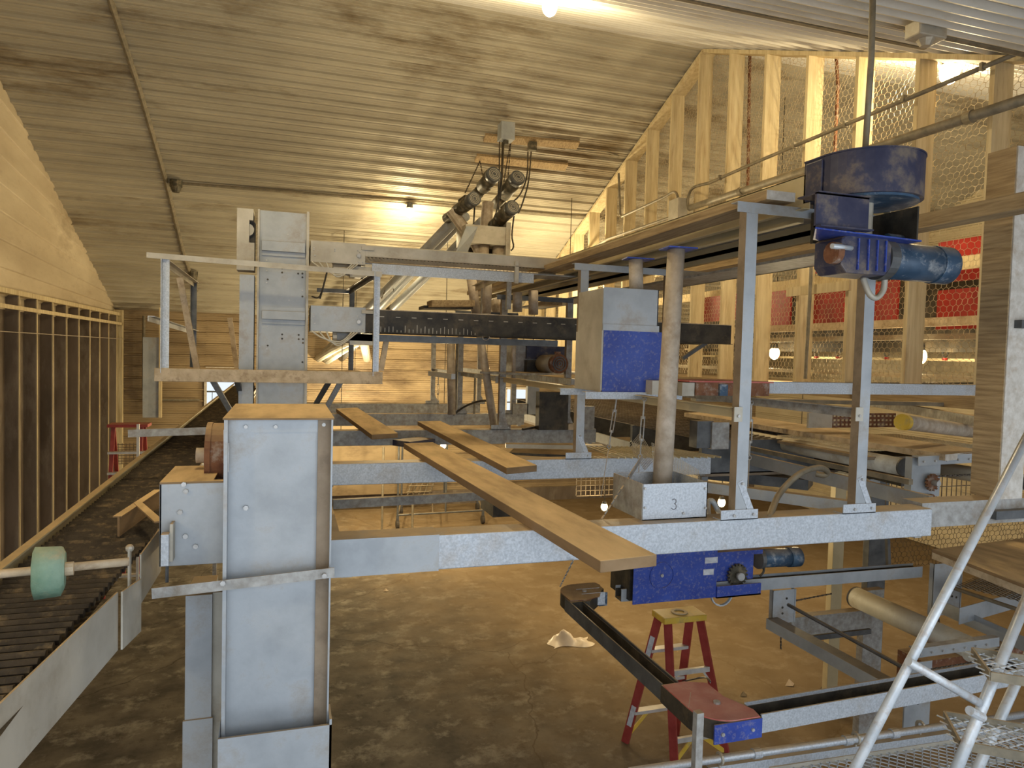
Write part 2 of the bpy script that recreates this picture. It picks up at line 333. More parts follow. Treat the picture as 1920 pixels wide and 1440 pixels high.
# back wall with two openings
op = [(P(386, 690, Y=16), P(446, 770, Y=16)), (P(948, 728, Y=16), P(986, 775, Y=16))]
wb = MB(); xs = [XL, op[0][0].x, op[0][1].x, op[1][0].x, op[1][1].x, XR]
for i in range(5):
    a, b2 = xs[i], xs[i+1]
    if i in (1, 3):
        t, l = op[i//2][0].z, op[i//2][1].z
        ribs(wb, (a, 16, 0), (1, 0, 0), (0, 0, 1), b2-a, l, flip=True); ribs(wb, (a, 16, t), (1, 0, 0), (0, 0, 1), b2-a, 4.25-t, flip=True)
    else: ribs(wb, (a, 16, 0), (1, 0, 0), (0, 0, 1), b2-a, 4.25, flip=True)
wall_back = struct(wb.build('wall_back', 'wallb'))
for i, (a, b2) in enumerate(op):
    fr = MB(); t = .05
    for (p, q) in (((a.x, 15.97, a.z), (b2.x, 15.97, a.z)), ((a.x, 15.97, b2.z), (b2.x, 15.97, b2.z)), ((a.x, 15.97, a.z), (a.x, 15.97, b2.z)), ((b2.x, 15.97, a.z), (b2.x, 15.97, b2.z))):
        fr.bar(p, q, t, t, (0, 1, 0))
    wn = struct(fr.build('window_%d' % (i+1), 'whitewood'))
    gb = MB(); mid = a.z*.45+b2.z*.55
    gb.bar((a.x, 15.98, mid), (b2.x, 15.98, mid), .03, .03); k = 1
    while a.x+k*.13 < b2.x: gb.bar((a.x+k*.13, 15.98, b2.z), (a.x+k*.13, 15.98, mid), .012, .012, (0, 1, 0)); k += 1
    gb.build('window_bar', 'dark', wn)
bb = struct(MB().box((XL, 15.93, 0), (XR, 15.97, .32)).build('baseboard_back', 'dirtyboard'))
# snowy ground glare outside comes from the world itself
# left wall: lower framed part and tan ribbed upper part whose laps fan out
zt = 4.18                                                  # top of framed part
lw = MB(); n = 14
rows = [(zt-.12)+i*.27 for i in range(16)]
def zl(z0, y): return z0 + (z0-4.0)*.085*(13.0-y)*.9 if z0 > 4.1 else z0
for i, z0 in enumerate(rows):
    for (dz, dx, dz2, dx2) in ((0, .0, .02, .02), (.02, .02, .05, .018), (.05, .018, .27, 0)):
        lw.add([(XL+dx, -1, zl(z0+dz, -1)), (XL+dx, 16, zl(z0+dz, 16)), (XL+dx2, 16, zl(z0+dz2, 16)), (XL+dx2, -1, zl(z0+dz2, -1))], [(0, 1, 2, 3)])
lw.box((XL-.06, -1, 3.9), (XL-.01, 16, 8.2))
wall_left = struct(lw.build('wall_left', 'walll'))
MB().box((XL-.08, -1, 0), (XL-.02, 16, 4.1)).build('lower_sheathing', 'dirtyboard', wall_left)
y = 15.55
while y > 8.2:
    sd = MB().box((XL-.02, y, 0), (XL+.125, y+.04, zt-.06)).build('stud', 'dirtyboard', wall_left)
    MB().box((XL+.125, y, 0), (XL+.14, y+.022, zt-.06)).build('stud_edge', 'stud', sd); y -= .66
MB().box((XL-.02, 8, zt-.1), (XL+.15, 15.98, zt-.04)).build('rail', 'stud', wall_left)
MB().bar((XL+.17, 8, zt-.26), (XL+.17, 15.9, zt-.26), .03, .05).build('batten', 'stud', wall_left)
MB().tube([(XL+.2, 8, 3.62), (XL+.2, 15.9, 3.62)], .006, 5).build('wire', 'rope', wall_left)
# mineral-wool lines between sheathing boards
struct(MB().bar((XL+.09, 16, 4.24), (XL+.09, 8.0, 4.24+.41*8), .18, .03).build('trim_1', 'conduit'))
struct(MB().box((XL-.0, 15.86, 0), (XL+.17, 15.98, 4.2)).build('trim_2', 'stud'))
for a, c in (((XL+.5, .6), (XL+.56, 3.6)),):
    struct(MB().tube([(XL+.55, 15.9, 4.1), (XL+.55, 15.9, 2.6), (XL+.75, 15.9, 2.4), (XL+1.6, 15.9, 2.4)], .03, 8).build('trim_3', 'conduit'))
# wall board leaning on the back wall between framing (px 268-300)
a = P(268, 632, Y=15.6); b2 = P(298, 783, Y=15.6)
o = one(MB().box((a.x, 15.6, b2.z), (b2.x, 15.66, a.z)), 'wall_panel', 'grey', 'tall narrow grey metal panel hung on the brown back wall left of the platform', 'panel')
MB().box((b2.x, 15.55, b2.z), (b2.x+.05, 15.64, a.z+.6)).build('edge_batten', 'stud', o)
# stud wall on the right side
SX = 4.98
wr = MB()
rail = [(3.33+.672*i) for i in range(-3, 19)]
wall_right = None
def zroof(y): return 10.78-.41*y if y > 8 else NEARC+.41*y
wall_right = struct(MB().bar((SX+.1, 8.0, zroof(8)-.06), (SX+.1, 15.98, zroof(15.98)-.06), .2, .04).build('wall_right', 'stud'))
MB().bar((SX+.1, 8.0, zroof(8)-.06), (SX+.1, -.2, zroof(-.2)-.06), .2, .04).build('top_plate', 'stud', wall_right)
for i, yy in enumerate(rail):
    if yy < 2: continue
    MB().add([(SX, yy, 3.28), (SX+.19, yy, 3.28), (SX+.19, yy+.04, 3.28), (SX, yy+.04, 3.28), (SX, yy, zroof(yy)-.08), (SX+.19, yy, zroof(yy)-.08), (SX+.19, yy+.04, zroof(yy+.04)-.08), (SX, yy+.04, zroof(yy+.04)-.08)],
         [(0,3,2,1),(4,5,6,7),(0,1,5,4),(1,2,6,5),(2,3,7,6),(3,0,4,7)]).build('stud', 'stud', wall_right)
MB().box((SX-.02, -.2, 3.18), (SX+.2, 16, 3.28)).build('sill_beam', 'orangewood', wall_right)
def clipw(x, y): return 3.3 < y+3.3 < zroof(x+2.2)-.05 and x < 13.7
nb = MB(); hexnet(nb, (SX+.2, 2.2, 3.3), (0, 1, 0), (0, 0, 1), 13.6, 4.3, .033, .0023, clipw, .012)
nb.build('chicken_wire', 'wire', wall_right)
# room behind the stud wall
farw = MB(); ribs(farw, (XR, 16, 0), (0, -1, 0), (0, 0, 1), 17, 8, flip=True); struct(farw.build('wall_far', 'wallfar'))
# ================================================================== BULBS
def bulb(p, label, e, r=.045, L_=.10, cord=0, grp=None, sock=True):
    p = V(p); t = thing('light_bulb', label, 'light bulb', p+V((0, 0, L_)), grp)
    if sock: MB().cyl(p+V((0, 0, r*.9)), p+V((0, 0, r*.9+L_*.7)), r*.75, 12, r*.55).build('socket', 'dark', t, smooth=True)
    if cord: MB().cyl(p+V((0, 0, r+L_*.6)), V((p.x, p.y, cord if cord > 1 else zroof(p.y)-.0)), .006, 6).build('lamp_cord', 'cord', t)
    g = MB(); g.sphere(p, r, 14, 10, 1, 1, 1.25); g.build('glass_bulb', 'glass', t, smooth=True)
    lamp(p-V((0, 0, r*1.25+(.22 if not cord else .06))), e, r*1.2); return t
bulb(RF(768, 398, .20), 'bare lit bulb in dark socket on the far ceiling above the cross conveyors', 150, .075, .16)
bulb(P(1031, 12, Y=5.7), 'large lit bulb at the top of the picture near the ridge', 190, .066, .14, 1)
bulb(P(1780, 136, X=5.75), 'glaring lit bulb behind chicken wire high on the right', 200, .085, .14, 1)
bulb(P(1452, 662, X=6.7), 'lit bulb behind the timber studs below the red panels, the left of that pair', 60, .075, .12, 1)
bulb(P(1724, 668, X=6.7), 'lit bulb behind the timber studs below the red panels, the right of that pair', 60, .075, .12, 1)
bulb(P(1133, 950, Y=8.6), 'small lit yellow bulb hanging under the platform beams left of the number box', 55, .045, .05, 2.75)
bulb(P(1353, 942, Y=7.2), 'small lit yellow bulb hanging under the platform right of the number box', 40, .045, .05, 2.75)
# lamps the machines hide from this side; the last two are added out of view
bulb((1.3, 14.6, 2.95), 'lit bulb at the back wall hidden behind the working platform', 300, .05, .1, 1)
bulb((4.0, 14.3, 3.2), 'lit bulb at the back wall hidden behind the conveyors', 120, .05, .1, 1)
bulb((2.6, 12.0, 1.9), 'lit bulb low behind the far platform beams', 240, .05, .1, 1)
bulb((0.9, 12.6, 1.9), 'lit bulb low behind the grey steel tower', 220, .05, .1, 1)
bulb((4.55, 11.2, 5.0), 'lit bulb hidden behind the long conveyor by the studs', 260, .05, .1, 1)
bulb((7.6, 9.0, 2.2), 'lit bulb low in the room behind the stud wall', 130, .05, .1, 1)
bulb((4.0, 7.2, 1.75), 'lit bulb under the platform on the right', 45, .05, .1, 2.7)
bulb((9.0, 6.5, 5.2), 'lit bulb high in the room behind the stud wall', 180, .05, .1, 1)
bulb((-.3, 3.3, 5.35), 'added unseen bulb high above the elevator casing, brightening the plank tops', 65, .06, .12, 1)  # added bulb above the view, brightening plank tops and left-facing sides
bulb((-2.7, 1.2, 4.6), 'added unseen bulb by the left wall beside the near rod conveyor', 85, .06, .12, 1)  # added bulb left of the view, warming the left-facing sides
# ================================================================== CEILING CONDUITS
pts = [RF(205, -5, .03), RF(262, 170, .03), RF(310, 335, .03), RF(345, 480, .03), RF(368, 545, .03)]
cc = one(MB().tube(pts, .035, 8), 'ceiling_conduit', 'conduit', 'dust-caked conduit running down the ceiling slope at the left', 'conduit')
one(MB().tube([RF(330, 343, .04), RF(800, 380, .04), RF(1040, 402, .04), RF(1160, 410, .04)], .022, 8), 'ceiling_conduit', 'conduit', 'long thin conduit running across the far ceiling behind the bare bulb', 'conduit')
c = RF(330, 343, .05)
jb = thing('junction_box', 'round dusty junction box on ceiling where two conduits meet', 'junction box', c)
MB().cyl(c-V((0, 0, .06)), c+V((0, 0, .04)), .09, 12).build('box', 'motor', jb); MB().cyl(c-V((0, 0, .14)), c-V((0, 0, .06)), .05, 10, .08).build('spout', 'motor', jb)
c = RF(362, 512, .05)
one(MB().cyl(c-V((0, 0, .12)), c+V((0, 0, .03)), .07, 12, .09), 'light_socket', 'motor', 'empty dark lamp socket low on the ceiling above the platform rail', 'socket')
one(MB().tube([RF(1060, 278, .03), RF(1135, 284, .03), RF(1160, 292, .03)], .015, 6), 'ceiling_conduit', 'conduit', 'short thin conduit from the upper ceiling board to the stud wall', 'conduit')
# boards on the ceiling with cables
def roofboard(x0, y0, x1, y1, wd, label, off=.03):
    a = RF(x0, y0, off); b = RF(x1, y1, off)
    return one(MB().bar(a, b, .04, wd, (0, -1, .41)), 'ceiling_board', 'orangewood', label, 'board')
roofboard(908, 258, 1084, 272, .15, 'upper brown board screwed to the ceiling with the grey box')
roofboard(892, 296, 1062, 313, .16, 'lower brown board screwed to the ceiling under the first board')
c = RF(949, 248, .22); cb = thing('electrical_box', 'grey electrical box on the upper ceiling board', 'electrical box', c)
MB().box((c.x-.10, c.y-.10, c.z-.12), (c.x+.10, c.y+.10, c.z+.12)).build('box', 'grey', cb, bevel=.006)
MB().cyl((c.x, c.y, c.z-.17), (c.x, c.y, c.z-.12), .04, 8).build('gland', 'motor', cb)
c = RF(998, 272, .08)
one(MB().box((c.x-.06, c.y-.04, c.z-.08), (c.x+.06, c.y+.04, c.z+.05)), 'junction_box', 'motor', 'small junction box with cables on the right of the upper ceiling board', 'junction box')
# ================================================================== AUGERS AND THEIR MOTORS
AY = 9.6
def motor(px, py, qx, qy, d0, dd, r, label, grp='auger motors under the ceiling'):
    a = P(px, py, d=d0); b = P(qx, qy, d=d0+dd); ax = (b-a).normalized(); L_ = (b-a).length
    t = thing('auger_motor', label, 'motor', b, grp)
    MB().cyl(a+ax*L_*.12, a+ax*L_*.62, r, 16).build('motor_body', 'motor', t, smooth=True)
    MB().cyl(a, a+ax*L_*.14, r*1.06, 16).build('fan_cover', 'dark', t, smooth=True)
    g = MB()
    for k in (.35, .6, .82): g.ring(a-ax*.006, a, r*k, r*(k-.08), 16)
    g.build('fan_grille', 'cream', t)
    MB().cyl(a+ax*L_*.62, b, r*.75, 12, r*.85).build('gear_head', 'motor', t, smooth=True)
    s = ax.orthogonal().normalized(); MB().obox if False else None
    MB().bar(a+ax*L_*.25+V((0, 0, r*1.1)), a+ax*L_*.5+V((0, 0, r*1.1)), r*.8, r*.5).build('terminal_box', 'motor', t)
    return t
motor(927, 326, 893, 366, 9.1, .55, .095, 'uppermost left grimy auger motor hung under the ceiling')
motor(890, 372, 838, 410, 8.9, .7, .085, 'lower left grimy auger motor leaning beside the feed pipe')
motor(972, 332, 930, 384, 9.3, .6, .095, 'upper right grimy auger motor hung under the ceiling')
motor(962, 388, 924, 424, 9.0, .5, .09, 'lower right dark auger motor right above the drop box')
tubes = [((846, 420), (600, 671), 9.6, 'galvanized auger tube sloping to the back wall, the leftmost'), ((872, 405), (618, 675), 9.8, 'galvanized auger tube sloping to the back wall, second from left'),
         ((905, 415), (640, 672), 10.2, 'galvanized auger tube sloping down behind the drop box')]
for (a, b, d, lab) in tubes:
    p = P(*a, d=d); q = P(*b, Y=15.85)
    t = thing('auger_tube', lab, 'auger tube', q); t['group'] = 'auger tubes to the back wall'
    MB().cyl(p, q, .075, 12).build('tube', 'galv', t, smooth=True); m_ = (p*.45+q*.55); dd = (q-p).normalized()
    MB().cyl(m_-dd*.12, m_+dd*.12, .085, 12).build('coupling', 'black', t, smooth=True)
a = P(852, 405, d=9.3); e = []
one(MB().tube(curve([P(846, 395, d=9.3), P(880, 442, d=9.3), P(900, 475, d=9.3), P(935, 590, d=9.1)], 5), .075, 12), 'drop_pipe', 'pvc', 'bent cream drop pipe left of the grey drop box', 'pipe')
one(MB().tube([P(915, 380, d=9.6), P(912, 412, d=9.6), P(912, 425, d=9.6)], .08, 12), 'drop_pipe', 'pvc', 'short tan pipe entering the top of the grey drop box', 'pipe')
# drop box
bx = thing('drop_box', 'grey sheet steel drop box under the auger motors', 'drop box', P(915, 480, d=9.2))
a = P(873, 420, Y=8.9); b2 = P(956, 461, Y=8.9)
MB().box((a.x, 8.9, b2.z), (b2.x, 9.4, a.z)).build('hood', 'cream', bx)
MB().add([(a.x-.14, 8.85, b2.z-.16), (a.x+.02, 8.9, b2.z-.16), (a.x+.14, 8.8, b2.z+.2), (a.x-.0, 8.85, b2.z+.2), (a.x-.14, 8.88, b2.z-.16), (a.x+.02, 8.93, b2.z-.16), (a.x+.14, 8.83, b2.z+.2), (a.x-.0, 8.88, b2.z+.2)],
   [(0,1,2,3),(7,6,5,4),(0,4,5,1),(1,5,6,2),(2,6,7,3),(3,7,4,0)]).build('flap', 'grey', bx)
MB().box((b2.x-.06, 8.88, b2.z-.35), (b2.x, 9.4, b2.z+.3)).build('side_plate', 'cream', bx)
for x_ in (905, 935): c = P(x_, 470, Y=9.05); MB().cyl((c.x, 9.05, b2.z-.9), (c.x, 9.05, b2.z+.05), .085, 12).build('outlet_pipe', 'pvc', bx, smooth=True)
MB().box((a.x+.15, 9.3, b2.z-.3), (b2.x-.05, 9.35, b2.z)).build('back_plate', 'black', bx)
# cables and chains
cords = [([(937, 258), (936, 330), (934, 375), (937, 410)], 9.6), ([(942, 258), (940, 330), (930, 400), (912, 424)], 9.6), ([(945, 262), (941, 340), (938, 372)], 9.5),
         ([(990, 285), (988, 330), (975, 365), (955, 383)], 9.5), ([(996, 285), (991, 340), (980, 380), (972, 400)], 9.5), ([(965, 395), (960, 440), (963, 462), (958, 470)], 9.2), ([(890, 388), (888, 420)], 9.2)]
for i, (c, d) in enumerate(cords):
    lab = ['leftmost black cable', 'second black cable', 'third black cable', 'left cable of the right pair', 'right cable of the right pair', 'looped cable beside the drop box', 'short cable above the drop box'][i]
    one(MB().tube(curve([P(x_, y_, d=d+(.4 if j == 0 and i < 5 else 0)) for j, (x_, y_) in enumerate(c)], 5), .011, 5), 'power_cable', 'cord', lab+' hanging at the auger motors under the ceiling', 'cable', 'motor cables')
for i, (top, l, r_, d) in enumerate((((900, 302), (872, 362), (905, 330), 9.6), ((958, 262), (944, 345), (952, 340), 9.9), ((734, 518), (715, 560), (738, 545), 11.5))):
    p = P(*top, d=d+.4); mb = MB()
    for q in (l, r_):
        q = P(*q, d=d); k = 0; Lq = (q-p).length; dd = (q-p)/Lq
        while k*.06 < Lq: mb.bar(p+dd*k*.06, p+dd*(k*.06+.05), .018 if k % 2 else .007, .007 if k % 2 else .018); k += 1
    one(mb, 'hanging_chain', 'chain', ['thin V-shaped chain hanging from the lower ceiling board', 'thin V-shaped chain from the upper ceiling board', 'thin chain holding the auger tubes above the platform'][i], 'chain')
# white elbows of pipe leaving the wall below the platform deck
for (a, b, lab) in (((655, 640), (598, 672), 'dirty white pipe stub running down to the back wall, upper of the pair'), ((672, 640), (614, 676), 'dirty white pipe stub running down to the back wall, lower of the pair'), ((680, 632), (688, 672), 'short dirty white pipe stub pointing straight down behind the platform')):
    one(MB().tube(curve([P(*a, Y=13.2 if b[0] < 650 else 14.4), P((a[0]+b[0])/2, (a[1]+b[1])/2-2, Y=14.2 if b[0] < 650 else 15), P(*b, Y=15.9)], 4), .085 if b[0] < 650 else .09, 12), 'white_pipe', 'belt', lab, 'pipe')
# ================================================================== PLATFORM BEAMS
BT = 2.8
beams = [(.16, 3.03, 2.64, 'nearest'), (.2, 2.97, 4.45, 'second'), (.2, 2.89, 6.30, 'third'), (.2, 2.72, 8.0, 'fourth'), (.1, 2.6, 9.6, 'fifth')]
for i, (x0, x1, y, nm) in enumerate(beams):
    t = thing('support_beam', 'galvanized box beam under the planks, the %s from the front' % nm, 'beam', (x0, y, BT-.135), 'galvanized platform beams')
    m_ = 'galv' if i < 2 else 'galvd'
    def bm(xa, xb, e=0):
        mb = MB(); mb.prof((xa, y+.06, BT-.07), (xb, y+.06, BT-.07), [(-.06-e, -.065-e), (.06+e, -.065-e), (.06+e, .07+e), (.045, .07+e), (-.045, .07+e), (-.06-e, .07+e)]); return mb
    bm(x0, x1).build('beam_profile', m_, t, bevel=.004)
    if i == 0:
        sl_ = MB(); xs_ = P(823, 1030, Y=y).x
        bm(x0-.005, xs_, .003).build('end_sleeve', 'grey', t)
    for s_ in (0, 1):
        xx = (x0+.06, x1-.05)[s_]; MB().box((xx-.02, y+.03, BT-.15), (xx+.02, y+.09, BT-.07)).build('hanger_plate', 'galvd', t)
# beam continuing to the right of the nearest one
o = one(MB().box((3.03, 2.70, 2.69), (4.4, 2.82, 2.815)), 'support_beam', 'galvd', 'dusty box beam continuing right of the nearest galvanized beam, under the white post', 'beam', 'galvanized platform beams')
# box beam end bits: channel on the left end behind the tower casing
a = P(640, 960, Z=2.77); 
one(MB().box((.15, 2.78, 2.735), (.20, 4.43, 2.795)), 'side_rail', 'galvd', 'dusty side rail joining the two nearest beams beside the steel tower', 'rail')
# floor hooks/litter on beam
# ================================================================== PLANKS
def plank(pts, z, th, label, m='plank'):
    q = [P(x_, y_, Z=z) for x_, y_ in pts]
    return one(MB().plate(q, (0, 0, -th)), 'wooden_plank', m, label, 'plank', bevel=.003)
plank([(757, 831), (812, 829), (1232, 1040), (1126, 1052)], 2.84, .04, 'longest dusty plank lying across the two nearest beams')
plank([(783, 790), (826, 789), (1007, 872), (950, 877)], 2.84, .04, 'dusty plank lying from the third beam to the second, behind the longest one')
plank([(630, 766), (670, 764), (746, 812), (697, 815)], 2.84, .04, 'short dusty plank on the far beams just right of the steel tower')
# ================================================================== ELEVATOR CASING IN FRONT (tower nearest to the camera)
TY = 2.55; tx0 = P(419, 900, Y=TY).x; tx1 = P(623, 900, Y=TY).x; tz = P(520, 786, Y=TY).z
t = thing('elevator_casing', 'tall grey sheet steel elevator casing standing on the floor in front, with dusty sloped top', 'elevator casing', ((tx0+tx1)/2, TY+.2, 0))
g = MB(); g.box((tx0, TY+.045, 0), (tx1, TY+.56, tz-.01)); g.build('casing_body', 'grey', t, bevel=.003)
g = MB(); g.box((tx0, TY, .0), (tx0+.012, TY+.05, tz)); g.box((tx1-.006, TY, 0), (tx1, TY+.05, tz)); g.box((tx0+.012, TY+.038, tz-.05), (tx1, TY+.045, tz)); g.build('front_flange', 'grey', t)
MB().box((tx1-.05, TY+.032, 0), (tx1-.006, TY+.044, tz-.002)).build('shaded_side_strip', 'brown', t)  # brown strip paints the shadow at the casing's right flange
g = MB(); xb0 = P(441, 766, Z=tz+.015); xb1 = P(605, 766, Z=tz+.015)
g.add([(tx0-.004, TY-.004, tz-.002), (tx1+.004, TY-.004, tz-.002), (tx1+.002, TY+.56, tz-.002), (tx0-.002, TY+.56, tz-.002), (tx0-.004, TY-.004, tz+.004), (tx1+.004, TY-.004, tz+.004), (tx1, TY+.56, tz+.012), (tx0, TY+.56, tz+.012)],
      [(0,3,2,1),(4,5,6,7),(0,1,5,4),(1,2,6,5),(2,3,7,6),(3,0,4,7)]); g.build('top_cover', 'plank', t)
g = MB(); z2 = P(520, 1085, Y=TY).z
g.bar((tx0-.02, TY+.03, z2-.02), (tx1, TY+.03, z2-.02), .012, .012)
zz = z2-.03
g = MB(); g.ang((P(285, 1102, Y=TY-.03).x, TY-.03, z2-.03), (tx1+.012, TY-.03, z2), .05, .035, .004, -1, 1); g.build('cross_angle', 'galvd', t)
for (px, py) in ((461, 800), (517, 800), (607, 796)): MB().bolt(P(px, py, Y=TY+.038), (0, -1, 0), .007).build('bolt', 'zinc', t)
for (px, py) in ((418, 1093), (608, 1079)): MB().bolt(P(px, py, Y=TY-.04), (0, -1, 0), .009).build('bolt', 'zinc', t)
g = MB(); g.bolt(P(461, 952, Y=TY+.04), (0, -1, 0), .009); g.build('bolt', 'zinc', t)
g = MB(); z3 = P(520, 1372, Y=TY-.06).z
g.box((tx0-.005, TY-.06, 0), (tx1+.008, TY-.05, z3)); g.add([(tx0-.005, TY-.05, 0), (tx0, TY+.05, 0), (tx0, TY+.05, z3+.05), (tx0-.005, TY-.05, z3)], [(0, 1, 2, 3)]); g.box((tx1, TY-.06, 0), (tx1+.008, TY+.05, z3+.02)); g.build('inlet_lip', 'grey', t)
g = MB(); c = P(428, 830, Y=TY+.02); g.bar(c, c-V((0, 0, .10)), .006, .006, (0, 1, 0)); g.bar(P(421, 806, Y=TY+.02), P(421, 870, Y=TY+.02), .006, .006, (0, 1, 0)); g.build('latch', 'zinc', t)
# return leg left of it
a = P(348, 1118, Y=2.95); b2 = P(398, 1118, Y=2.95)
r_ = thing('return_casing', 'narrow grey return casing running to the floor left of the elevator casing', 'duct', ((a.x+b2.x)/2, 2.95, 0))
MB().box((a.x, 2.95, 0), (b2.x, 3.2, a.z)).build('duct_body', 'grey', r_)
MB().box((b2.x, 2.97, 0), (tx0-.006, 3.10, a.z)).build('side_channel', 'cream', r_)
MB().box((a.x-.006, 2.94, 0), (b2.x+.006, 2.95, P(348, 1350, Y=2.95).z)).build('lower_panel', 'grey', r_)
# gear box cover at left of the casing
GY = 2.66; a = P(299, 908, Y=GY); b2 = P(417, 1056, Y=GY)
t = thing('drive_cover', 'square grey drive cover with bolts between the rod conveyor and the elevator casing', 'drive cover', ((a.x+tx0)/2, GY, b2.z))
g = MB(); g.box((a.x, GY, b2.z), (tx0-.002, GY+.012, a.z)); g.box((a.x, GY, b2.z), (a.x+.008, GY+.36, a.z)); g.box((a.x, GY+.35, b2.z), (tx0-.002, GY+.36, a.z)); g.build('cover_body', 'grey', t, bevel=.002)
g = MB(); g.plate([(a.x, GY, a.z), (tx0-.01, GY, a.z), (tx0-.01, GY+.03, a.z), (a.x+.17, GY+.03, a.z), (a.x+.17, GY+.36, a.z), (a.x, GY+.36, a.z)], (0, 0, .006)); g.build('top_flange', 'plank', t)
for (px, py) in ((349, 921), (338, 960), (348, 1005), (367, 1024), (345, 908)): MB().bolt(P(px, py, Y=GY), (0, -1, 0), .009).build('bolt', 'zinc', t)
a2 = P(302, 985, Y=GY-.06); b3 = P(323, 1060, Y=GY-.06)
t2 = thing('sensor_box', 'small galvanized switch box fixed beside the rod conveyor side panel', 'switch box', ((a2.x+b3.x)/2, GY-.06, b3.z))
MB().box((a2.x, GY-.07, b3.z), (b3.x-.01, GY-.03, a2.z-.03)).build('box', 'galv', t2, bevel=.002)
MB().box((b3.x-.01, GY-.05, b3.z+.01), (b3.x, GY, a2.z+.0)).build('bracket', 'cream', t2)
MB().cyl(((a2.x+b3.x)/2, GY-.05, b3.z-.06), ((a2.x+b3.x)/2, GY-.05, b3.z), .006, 6).build('wire_tail', 'dark', t2)
# rusty pulley
c = P(418, 853, Y=2.95); rr = .125
t = thing('chain_guard', 'rusty round chain wheel guard behind the drive cover', 'wheel guard', (tx0-.06, 2.95, c.z-rr))
MB().cyl((tx0-.075, 2.95, c.z), (tx0-.02, 2.95, c.z), rr, 28).build('guard_disc', 'rust', t)
MB().ring((tx0-.09, 2.95, c.z), (tx0-.07, 2.95, c.z), rr+.004, rr-.012, 28).build('rim', 'rust', t)
MB().cyl((tx0-.13, 2.95, c.z), (tx0-.07, 2.95, c.z), .03, 14).build('hub', 'pvc', t, smooth=True)
MB().box((tx0-.10, 2.9, c.z-.22), (tx0-.03, 3.0, c.z-.1)).build('mount', 'rust', t)
# slotted galvanized angle crossing behind
one(MB().ang(P(240, 820, Y=4.1), P(415, 814, Y=4.1), .05, .04, .004, -1, 1), 'slotted_angle', 'galvd', 'slotted galvanized angle crossing above the rod conveyor', 'angle')
# ================================================================== ROD CONVEYOR (left)
CZ = 2.77
L0, L1 = P(-60, 1112, Z=CZ+.03), P(385, 762, Z=CZ+.03); R0, R1 = P(-20, 1338, Z=CZ+.02), P(300, 990, Z=CZ+.02)
ld = (L1-L0); rd_ = (R1-R0)
t = thing('rod_conveyor', 'long dark dusty egg rod conveyor running along the left wall toward the bright opening', 'conveyor', (-.72, 4, CZ-.2))
def atY(a, d, y): return a + d*((y-a.y)/d.y)
g = MB(); yy = 1.15
for i in range(300):
    y = yy + i*.045
    if y > 14.5: break
    a = atY(L0, ld, y); b2 = atY(R0, rd_, y) if y < 3 else V((-.47-.01*(y-3), y, CZ))
    a = V((a.x+.02, y, CZ)); b2 = V((b2.x-.01, y, CZ)); g.tube([a, b2], .0135, 6)
g.build('rods', 'rod', t)
g = MB(); g.add([(-.86, 1.0, CZ-.03), (-.52, 1.0, CZ-.03), (-.5, 14.5, CZ-.03), (-.92, 14.5, CZ-.03)], [(0, 1, 2, 3)]); g.build('belt_underside', 'rod', t)
g = MB(); a = atY(L0, ld, 1.0); b2 = atY(L0, ld, 14.5); g.bar(a-V((0, 0, .04)), b2-V((0, 0, .04)), .006, .11); g.bar(a+V((.015, 0, .015)), b2+V((.015, 0, .015)), .03, .006); g.build('left_rail', 'yellow_pan', t)
g = MB(); a = V((-.545, 1.0, CZ+.01)); a = R0; 
m1 = P(218, 1110, Z=CZ+.02); e1 = P(300, 988, Z=CZ+.04)
for (p, q, dz) in ((P(-60, 1372, Z=CZ+.02), m1, 0), (m1+V((.012, 0, 0)), P(262, 1085, Z=CZ-.01), .0), (P(257, 1040, Z=CZ+.02)+V((.008, 0, 0)), e1, .0)):
    n_ = (q-p).cross(V((0, 0, 1))).normalized()*.005
    g = MB(); g.plate([p, q, q-V((0, 0, .17)), p-V((0, 0, .17))], n_); g.build('side_panel', 'cream', t)
g = MB(); p = P(243, 1028, Z=CZ+.09); g.bar(p, p-V((0, .0, .25)), .006, .025, (0, 1, 0)); g.sphere(p, .013, 8, 6); g.build('lever', 'cream', t)
for y in (10, 13.5):
    for x_ in (-.92, -.53): MB().box((x_, y, 0), (x_+.05, y+.05, CZ-.08)).build('leg', 'galvd', t)
    MB().box((-.92, y, CZ-.12), (-.48, y+.05, CZ-.08)).build('cross_bar', 'galvd', t)
g = MB(); xq = -.5; g.bar((-.49, 3.3, CZ-.03), (-.53, 14.5, CZ-.03), .006, .1); g.build('right_rail', 'galvd', t)
# deflector
a = P(220, 968, Z=CZ+.10); b2 = P(296, 918, Z=CZ+.10); a1 = P(220, 1000, Z=CZ+.01)
t = thing('belt_deflector', 'dusty angled deflector plate over the rod conveyor beside the drive cover', 'deflector', (a.x, a.y, CZ+.015))
MB().plate([a, b2, b2-V((0, 0, .075)), a-V((0, 0, .075))], (.008, -.004, 0)).build('blade', 'plank', t)
MB().bar(a+V((0, 0, -.002)), b2+V((0, 0, -.002)), .03, .005).build('blade_flange', 'plank', t)
q = P(258, 943, Z=CZ+.10); MB().bar(q, V((P(299, 940, Y=GY+.1).x, GY+.1, q.z)), .03, .006).build('arm', 'plank', t)
